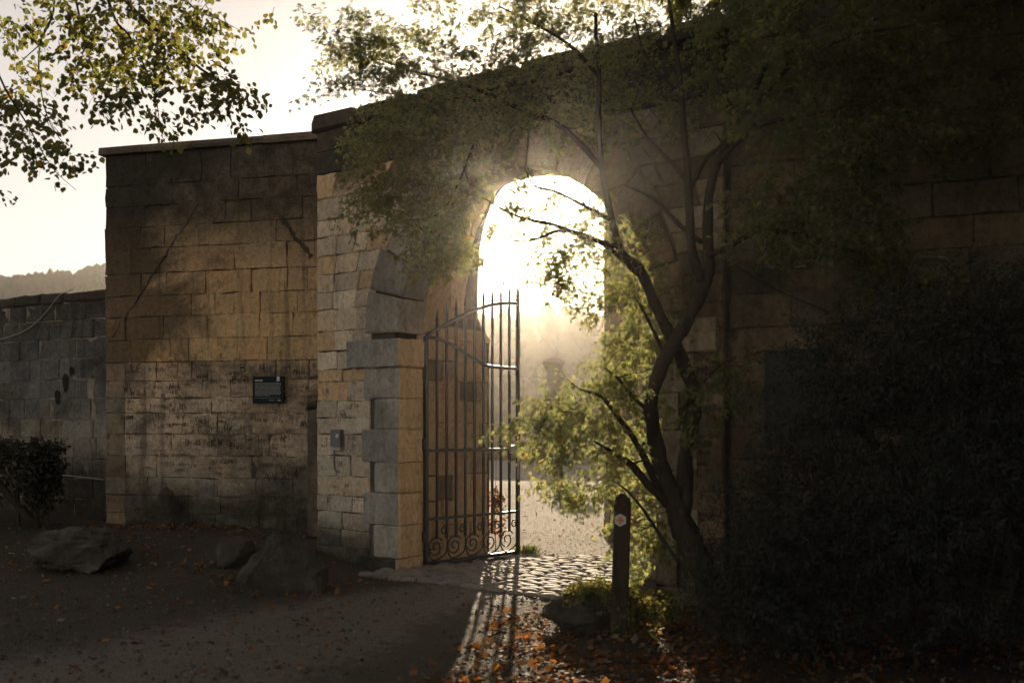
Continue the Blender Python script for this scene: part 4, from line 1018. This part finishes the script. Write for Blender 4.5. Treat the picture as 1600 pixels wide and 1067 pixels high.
for pts, rr in BR:
    limb('branch', pts, rr, LB, mt_, 7, 6)
    for q in range(3):       # side shoots
        i = int(rt_.integers(1, len(pts))); p0 = np.asarray(pts[i]); dv = rt_.normal(size=3)*np.array((.8,.6,.7))+np.array((0,0,.25)); dv /= np.linalg.norm(dv); LL = rt_.uniform(.18, .4); dv2 = dv+rt_.normal(size=3)*.5
        limb('branch', [p0, p0+dv*LL*.5, p0+dv*LL*.5+dv2/np.linalg.norm(dv2)*LL*.5], [max(.004, rr[i]*.5), .0035, .0018], LB, mt_, 5, 4)
rs = np.random.default_rng(11); parts = []
def cl(x, y, Y, rx, rz, ns_, bias=None, droop=.5, ry=None, leafs=(.028,.052), nl=27, L=(.18,.38)):
    parts.append(sprays(Q(x, y, Y), (rx, ry or rx*1.1, rz), max(1, int(ns_*dens_)), rs, droop, L, nl, .06, leafs, bias))
LF = (-.5, 0, 0); dens_ = .8
for x, y, r, n_ in ((530,45,.20,12),(575,60,.26,26),(620,95,.28,34),(680,90,.28,30),(740,110,.26,26),(590,140,.24,16),(660,150,.26,20),(730,150,.24,18),(540,150,.18,6),(560,100,.22,14),
                    (800,120,.25,22),(830,50,.28,26),(880,60,.3,30),(900,120,.26,22),(960,40,.3,34),(970,110,.26,24),(1020,70,.28,26),(1050,20,.26,22),(780,20,.25,20),(860,0,.3,24),(940,-20,.3,24),(700,40,.14,6),(640,30,.16,8),(1090,50,.24,16),(690,-10,.15,6)):
    cl(x, y, rs.uniform(7.8, 8.7), r, r*.55, n_, LF, .35)
for x, y, r, n_ in ((600,215,.24,24),(660,205,.28,34),(720,200,.28,30),(780,190,.28,28),(840,180,.26,24),(900,175,.26,24),(960,170,.26,24),(1010,160,.25,18),(1060,150,.24,14),
                    (610,270,.22,20),(660,270,.26,28),(720,260,.22,18),(640,320,.20,18),(690,330,.20,22),(590,310,.14,12),(570,325,.08,5),(660,375,.15,14),(690,395,.13,12)):
    cl(x, y, rs.uniform(8.2, 9.0), r, r*.65, n_*1.35, LF, .6)
for x, y, r, n_ in ((715,340,.17,20),(705,385,.15,18),(745,310,.16,14),(735,380,.10,9),(790,285,.16,8),(775,330,.18,8),(840,280,.16,6),(840,345,.16,8),(870,350,.20,14),(880,395,.20,18),(905,430,.18,18),(930,460,.12,8),(920,390,.18,18),(860,420,.10,6),(790,400,.08,3),(890,290,.16,8),(935,330,.16,14),(765,420,.05,2)):
    cl(x, y, rs.uniform(7.9, 8.6), r, r*.7, n_, LF, .9)
for x, y, r, n_ in ((965,350,.14,14),(970,400,.17,22),(985,450,.18,24),(970,490,.15,18),(985,540,.18,24),(960,580,.2,24),(1000,600,.15,14),(1000,500,.15,14)):
    cl(x, y, rs.uniform(7.9, 8.5), r, r*.9, n_*.95, None, .9)
for x, y, r, n_ in ((815,652,.15,16),(850,640,.16,22),(890,622,.16,22),(930,592,.17,24),(965,600,.2,24),(860,660,.2,30),(900,640,.22,34),(940,640,.22,32),(980,650,.2,24),(870,690,.16,18),(930,690,.2,26),(975,700,.2,22),(880,740,.16,20),(920,755,.18,24),(960,750,.18,20),(870,770,.10,8),(990,770,.16,14),(1010,720,.15,12),(840,690,.1,8)):
    cl(x, y+6, rs.uniform(8.05, 8.6) if x > 930 and y > 690 else rs.uniform(7.3, 8.5), r, r*.5, n_*.6, (-.4,0,-.1), .8)
for x, y, r, n_ in ((990,815,.14,14),(1010,850,.14,16),(985,850,.12,10),(1020,890,.12,12),(1005,930,.14,14),(1015,960,.15,14),(1030,820,.12,10)):
    cl(x, y, rs.uniform(8.05, 8.5), r*.9, r*.8, n_*.7, None, 1.0)
for x, y, r, n_ in ((1150,120,.3,22),(1130,60,.3,22),(1180,30,.3,24),(1230,90,.32,30),(1200,170,.28,24),(1290,130,.34,36),(1270,40,.34,34),(1350,60,.34,36),(1360,150,.34,34),(1430,110,.34,34),(1420,30,.34,30),(1490,170,.32,28),(1500,60,.34,26),(1560,200,.3,22),(1290,210,.3,26),(1350,230,.3,24),(1420,210,.3,24),(1570,110,.3,14),(1480,-30,.4,30),(1300,-40,.4,30),(1160,-40,.4,30),(1600,0,.4,20),
                    (1160,350,.2,16),(1200,370,.22,22),(1250,350,.24,26),(1300,380,.26,30),(1350,400,.26,30),(1390,420,.24,26),(1240,280,.24,18),(1300,300,.22,16),(1330,260,.2,14),(1180,320,.2,12),(1420,450,.22,22),(1360,340,.2,14),
                    (1150,560,.13,10),(1120,590,.14,12),(1110,630,.12,9),(1060,690,.1,6)):
    cl(x, y, rs.uniform(6.4, 7.3) if x > 1180 else 7.5, r, r*.6, n_, (.4,0,0), .7)
# unseen upper crown, added in large leaves to shade the right side
for k in range(120):
    x = rs.uniform(1.4, 6.5); y = rs.uniform(.5, 8.0); z = rs.uniform(5.1, 7.0)
    parts.append(sprays((x, y, z), (.6,.6,.3), 22, rs, .4, (.2,.45), 12, .07, (.10,.16)))
crown_mesh('crown', MAPLE, parts, M['maple_leaf'], mt_, 'stuff'); twig_mesh('twigs', parts, LB, mt_)

# ================================================================== yew shrub, right
yw = empty('yew_shrub', 'large dark evergreen shrub filling the lower right corner', 'shrub')
parts = []
for k in range(330):
    x = rs.uniform(1130, 1720); top = np.interp(x, [1130,1200,1260,1330,1420,1500,1720], [880,760,610,500,470,455,470]); y = rs.uniform(top, 985)
    Y = rs.uniform(5.9, 7.2)-.5*(x > 1400)
    parts.append(sprays(Q(x, y, Y), (.22,.3,.2), 14, rs, .1, (.12,.26), 24, .05, (.03,.055), (0,-.3,.1)))
crown_mesh('crown', NEED, parts, M['yew_leaf'], yw, 'stuff'); twig_mesh('twigs', parts, LB, yw)
for k in range(7):
    bx, by = rs.uniform(1.9, 3.6), rs.uniform(7.0, 7.3); limb('stem', [(bx, by, -.05), (bx+rs.uniform(-.2,.2), by, .6), (bx+rs.uniform(-.3,.3), by+rs.uniform(-.2,.2), 1.5)], [.05,.04,.015], LB, yw, 7)

# ================================================================== leaf mass added out of view, it keeps the sky off the right wall
parts = []
for k in range(260):
    parts.append(sprays((rs.uniform(2.2, 15), rs.uniform(-12, 1.5), rs.uniform(.3, 9.5)), (1.0,1.0,.8), 12, rs, .3, (.4,.8), 8, .2, (.26,.42)))
tag(crown_mesh('foliage_mass', OVAL, parts, M['yew_leaf'], None, 'stuff'), 'unseen leaf mass added behind the viewpoint to shade the right wall and shrub')

# ================================================================== hedge, left
hd = empty('hedge', 'clipped leggy hedge in front of the low grey wall', 'hedge'); parts = []
for k in range(240):
    X = rs.uniform(-9.0, -5.62); z = rs.uniform(1.15, 1.38) if rs.random() < .72 else rs.uniform(.75, 1.15); Y = rs.uniform(11.7, 12.3)
    parts.append(sprays((X, Y, z), (.14,.14,.05), 7, rs, .1, (.08,.18), 9, .04, (.03,.05)))
for k in range(60): parts.append(sprays((rs.uniform(-5.75, -5.55), rs.uniform(11.7, 12.3), rs.uniform(.6, 1.4)), (.08,.12,.06), 7, rs, .1, (.06,.14), 9, .04, (.03,.05)))
for p in parts: p[1][:, 2] = np.where(p[1][:, 2] > 1.44, 1.44+(p[1][:, 2]-1.44)*.15, p[1][:, 2])
crown_mesh('crown', OVAL, parts, M['hedge_leaf'], hd, 'stuff'); twig_mesh('twigs', parts, LB, hd)
for k, X in enumerate((-5.72,-5.95,-6.15,-6.7,-7.3,-8.0,-8.6)):
    lean = (-.9 if k == 2 else 0); zb = GZ(X, 12)
    limb('stem', [(X-lean*.5, 12.0, zb-.05), (X, 12.0, zb+.45), (X+lean*.5, 12.05, zb+1.0)], [.03,.026,.012] if k != 2 else [.06,.05,.03], LB, hd, 7)
    for q in range(4):
        a = rs.uniform(-.4, .4); limb('stem', [(X, 12, zb+.2+.1*q), (X+a*.6, 11.95, zb+.5+.1*q), (X+a, 11.9, zb+.85)], [.012,.009,.004], LB, hd, 5, 4)

# ================================================================== lime tree, its boughs hanging in at upper left
lt = empty('lime_tree', 'lime tree hanging yellow green boughs into the upper left corner', 'tree')
limb('trunk', [(-7.6,3.6,-.1), (-7.5,3.7,1.5), (-7.4,3.8,3.2), (-7.1,4.2,5.0), (-6.8,4.6,7.5)], [.34,.27,.24,.2,.1], LB, lt, 12)
LBR = [
 ([(-7.3,3.9,3.9), (-5.8,5.4,5.3), Q(60,-160,7.3), Q(195,0,7.4), Q(260,60,7.5), Q(310,105,7.6), Q(350,130,7.7), Q(395,165,7.7)], [.12,.07,.035,.02,.015,.011,.008,.004]),
 ([Q(150,-60,7.3), Q(180,30,7.5), Q(205,60,7.5), Q(240,140,7.6), Q(250,200,7.6)], [.02,.012,.009,.006,.003]),
 ([Q(60,-160,7.3), Q(85,0,7.4), Q(62,70,7.5), Q(64,140,7.5), Q(80,195,7.6), Q(110,240,7.6)], [.02,.010,.008,.006,.005,.003]),
 ([Q(62,70,7.5), Q(40,90,7.5), Q(20,110,7.5)], [.006,.004,.002]),
 ([Q(-60,-40,7.2), Q(0,120,7.4), Q(40,190,7.5), Q(80,260,7.5), Q(120,298,7.5)], [.02,.010,.007,.004,.002]),
 ([Q(110,-40,7.4), Q(130,50,7.5), Q(150,120,7.5), Q(190,140,7.6)], [.012,.008,.005,.003]),
 ([Q(240,-60,7.5), Q(300,10,7.6), Q(340,30,7.6), Q(375,48,7.7)], [.012,.008,.005,.002]),
]
for pts, rr in LBR: limb('branch', pts, rr, LB, lt, 7, 6, .004)
for k in range(7):
    a = rs.uniform(-2.6, 1.2); e = np.array((-7+math.cos(a)*rs.uniform(2,4), 4+math.sin(a)*rs.uniform(2,3.5), rs.uniform(6.5, 9)))
    limb('branch', [(-7.2,4.1,4.2+.4*k), (np.array((-7.2,4.1,5+.4*k))+e)/2+np.array((0,0,.4)), e], [.10,.06,.02], LB, lt, 7)
parts = []
def ll(x, y, rx, rz, ns, L=(.12,.3)): parts.append(sprays(Q(x, y, rs.uniform(7.2, 7.9)), (rx, .35, rz), max(1, int(ns*1.15)), rs, .6, (L[0]*.7, L[1]*.75), 8, .06, (.034,.064), None))
for x, y, rx, rz, n_ in ((140,20,.24,.12,20),(200,30,.28,.14,28),(260,30,.26,.14,24),(310,20,.22,.12,16),(120,60,.16,.12,12),(170,80,.24,.14,24),(230,85,.25,.15,26),(290,70,.22,.12,18),(340,50,.12,.08,6),(365,45,.07,.05,3),
                         (120,110,.16,.10,12),(160,125,.2,.12,16),(220,130,.2,.12,16),(280,120,.2,.10,14),(320,120,.16,.10,10),(355,140,.16,.08,12),(385,165,.11,.10,9),(340,165,.10,.07,6),(150,165,.12,.09,8),(190,165,.14,.08,8),(240,175,.12,.12,9),(245,205,.06,.08,4),(290,155,.12,.08,7),
                         (375,195,.05,.05,3),(20,30,.16,.14,16),(15,70,.16,.12,10),(20,140,.2,.16,22),(50,165,.16,.14,14),(20,200,.2,.16,20),(60,220,.15,.10,10),(40,240,.14,.06,8),(95,240,.10,.07,5),(115,250,.08,.05,3),(125,262,.05,.03,2),(120,300,.03,.03,1),(62,80,.05,.1,3),(90,15,.08,.08,4),(5,270,.04,.02,1),(0,305,.04,.04,2),(90,130,.05,.03,1),
                         (405,2,.04,.02,1),(425,0,.04,.02,1),(325,0,.12,.05,5)):
    ll(x, y, rx, rz, n_)
for k in range(26):
    x = rs.uniform(-11, -5.5); y = rs.uniform(-2, 8.2); z = rs.uniform(5.6, 10)
    parts.append(sprays((x, y, z), (.9,.9,.5), 16, rs, .5, (.3,.6), 9, .15, (.09,.14)))
crown_mesh('crown', OVAL, parts, M['lime_leaf'], lt, 'stuff'); twig_mesh('twigs', parts, LB, lt, .003)

# ================================================================== small plants
def tuft(name, c, rad, n_, h, mat, label, cat, tmpl=NEED, spread=.35, kind='blade'):
    P = np.stack([c[0]+rs.normal(size=n_)*rad, c[1]+rs.normal(size=n_)*rad, np.full(n_, c[2])], 1)
    P[:, 2] = c[2]; X = rs.normal(size=(n_,3))*spread+np.array((0,0,1.0)); N = rs.normal(size=(n_,3)); 
    V, T = instance(*tmpl, rotmats(X, N), P, rs.uniform(h*.5, h, n_)); return tag(link(name, mesh_tri(name, V, T), mat), label, cat, kind='stuff')
tuft('grass_tuft', (.20, 12.35, .015), .06, 160, .13, M['grass'], 'small sunlit grass tuft at the foot of the gate latch', 'grass')
sp = empty('stonecrop_plant', 'sunlit low stonecrop spreading over the guard stone', 'plant')
parts = []
for k in range(34):
    a = rs.uniform(-.45, 1); b_ = rs.uniform(-1, 1); X = GSX+a*.34+.10; Y = GSY+b_*.24
    parts.append(sprays((X, Y, GZ(X, Y)+.37-.16*(a*a+b_*b_)*.7), (.06,.06,.03), 8, rs, .3, (.04,.09), 10, .03, (.018,.035)))
for k in range(26):
    X = PX+rs.uniform(-.05,.42); Y = 7.7+rs.uniform(-.25,.2); parts.append(sprays((X, Y, GZ(X, Y)+rs.uniform(.05,.28)), (.07,.07,.05), 7, rs, .3, (.05,.10), 10, .03, (.02,.04)))
crown_mesh('foliage', OVAL, parts, M['moss'], sp, 'stuff'); twig_mesh('twigs', parts, LB, sp, .0015)
vine = empty('creeper', 'small creeper with reddish leaves on the far edge of the left jamb', 'plant'); parts = []
for k in range(13):
    z = rs.uniform(.15, .8); q = g3(-.02, z, 1.82); parts.append(sprays(q, (.05,.05,.05), 4, rs, .4, (.05,.10), 7, .03, (.03,.055)))
crown_mesh('foliage', OVAL, parts, M['litter'], vine, 'stuff'); limb('stem', [g3(-.03,0,1.82), g3(-.05,.6,1.82), g3(-.02,1.2,1.82)], [.008,.006,.003], LB, vine, 5)
# low planting along the far wall
for k in range(9):
    X = -3+k*1.1; P_ = sprays((X, 45.2, .35), (.6,.3,.35), 40, rs, .3, (.2,.4), 8, .1, (.08,.14))
    b_ = empty('border_plant', 'rusty brown border plant, %s from the left along the far yard wall' % ['first','second','third','fourth','fifth','sixth','seventh','eighth','ninth'][k], 'plant', 'plants along the far yard wall')
    crown_mesh('foliage', OVAL, [P_], M['litter'], b_, 'stuff'); twig_mesh('twigs', [P_], LB, b_, .005)['kind'] = 'stuff'

# ================================================================== fallen leaves and pebbles
def litter(name, n_, fx, size, mat, label, tmpl=LITTER, flatn=.35, lift=.012, pw=1.0):
    P = fx(n_); X = rs.normal(size=(len(P),3))*np.array((1,1,.25)); N = rs.normal(size=(len(P),3))*flatn+np.array((0,0,1.0))
    P = np.column_stack([P, gz(P[:,0], P[:,1])+lift+rs.uniform(0, .02, len(P))])
    V, T = instance(*tmpl, rotmats(X, N), P, size[0]+(size[1]-size[0])*rs.uniform(0, 1, len(P))**pw); return tag(link(name, mesh_tri(name, V, T), mat), label, kind='stuff')
def inpath(P):
    U = np.array(spline(EDGE_U, 8)); L_ = np.array(spline(EDGE_L, 8)); c = (U+L_)/2; hwid = np.linalg.norm(U-L_, axis=1)/2
    d_ = np.linalg.norm(P[:, None, :]-c[None], axis=2)-hwid[None]; return d_.min(1)
def scatter(n_):
    out = []
    P = np.column_stack([rs.uniform(-.9, 4.2, n_*3), rs.uniform(3.5, 8.7, n_*3)])                     # thick under the maple
    dens = np.array([.5+.5*noise.noise(Vector((a*1.6, b_*1.6, 2))) for a, b_ in P]); keep = (dens > rs.uniform(.15, .8, len(P))) & (inpath(P) > -.05+.15*rs.normal(size=len(P))) & (P[:,1] < 8.9-.1*P[:,0])
    out.append(P[keep][:int(n_*1.1)])
    P = np.column_stack([rs.uniform(-8, -1.2, n_//6), rs.uniform(4.5, 12.3, n_//6)]); out.append(P)
    P = np.column_stack([rs.normal(-4.2, .7, 260), 12.25+rs.normal(0, .12, 260)]); P[:,1] = np.minimum(P[:,1], 12.5-.25*(P[:,0]+4)); out.append(P)
    P = np.column_stack([rs.uniform(-1, 1.5, 60), rs.uniform(9, 20, 60)]); out.append(P)
    P = np.column_stack([rs.uniform(-.45, 1.5, 2600), rs.uniform(4.6, 8.3, 2600)]); dn = np.array([.5+.7*noise.noise(Vector((a*2.6, b_*2.6, 5))) for a, b_ in P]); out.append(P[(dn > rs.uniform(.1, .9, len(P))) & (P[:,0] > -.45+.10*(P[:,1]-6)*1.2)])
    for bx_, by_, br_ in ((-4.45,10.35,.62),(-2.17,9.5,.5),(-2.75,9.9,.33)):      # drifted against the boulders
        a_ = rs.uniform(0, 2*math.pi, 70); r_ = br_*(1+np.abs(rs.normal(0, .22, 70))); out.append(np.column_stack([bx_+np.cos(a_)*r_, by_+np.sin(a_)*r_*.7]))
    return np.concatenate(out)
litter('fallen_leaves', 6500, scatter, (.035,.085), M['litter'], 'rusty orange leaves fallen under the maple and along the wall', pw=1.7)
PEB = (np.array([(-.5,-.4,0),(.5,-.45,0),(.55,.4,0),(-.45,.5,0),(-.2,-.15,.45),(.25,-.2,.42),(.2,.2,.5),(-.2,.22,.4)]), np.array([(0,1,5),(0,5,4),(1,2,6),(1,6,5),(2,3,7),(2,7,6),(3,0,4),(3,4,7),(4,5,6),(4,6,7)]))
t = NT('pebbles'); g_ = t.n('NewGeometry'); M['pebble'] = t.finish(t.ramp(g_.outputs['Random Per Island'], [(0,(.035,.030,.022)),(.7,(.085,.072,.056)),(.95,(.13,.115,.095)),(1,(.2,.18,.15))]), .9)
litter('pebbles', 26000, lambda n_: np.column_stack([rs.uniform(-7.5, 3.5, n_), rs.uniform(4.5, 12.6, n_)]), (.006,.030), M['pebble'], 'fine grit and pebbles strewn over the earth and path', PEB, .2, .010, 4.5)
def cg(n_):
    P = np.column_stack([rs.uniform(-.4, 2.2, n_), 11.2+rs.uniform(0, 1, n_)**1.6*16]); dd = (P-A)@v; return P[(dd > 1.6)]
t = NT('gravel_stones'); g_ = t.n('NewGeometry'); M['gstone'] = t.finish(t.ramp(g_.outputs['Random Per Island'], [(0,(.22,.19,.15)),(1,(.42,.38,.31))]), .9)
litter('courtyard_gravel', 9000, cg, (.006,.015), M['gstone'], 'loose pale gravel on the yard beyond the gateway', PEB, .2, .014)

# ================================================================== haze: one closed box of air round everything
b = MB(); b.box((0, 270, 30.5), (720, 440, 32.5)); hz = b.build('haze', None)
hm = bpy.data.materials.new('morning_haze'); hm.use_nodes = True; hn = hm.node_tree; hn.nodes.clear()
ho = hn.nodes.new('ShaderNodeOutputMaterial'); pv = hn.nodes.new('ShaderNodeVolumePrincipled')
pv.inputs['Color'].default_value = (1.0, .96, .91, 1); pv.inputs['Density'].default_value = .00052; pv.inputs['Anisotropy'].default_value = .915
hn.links.new(pv.outputs[0], ho.inputs['Volume']); hz.data.materials.append(hm); tag(hz, 'thin golden morning haze', kind='stuff')
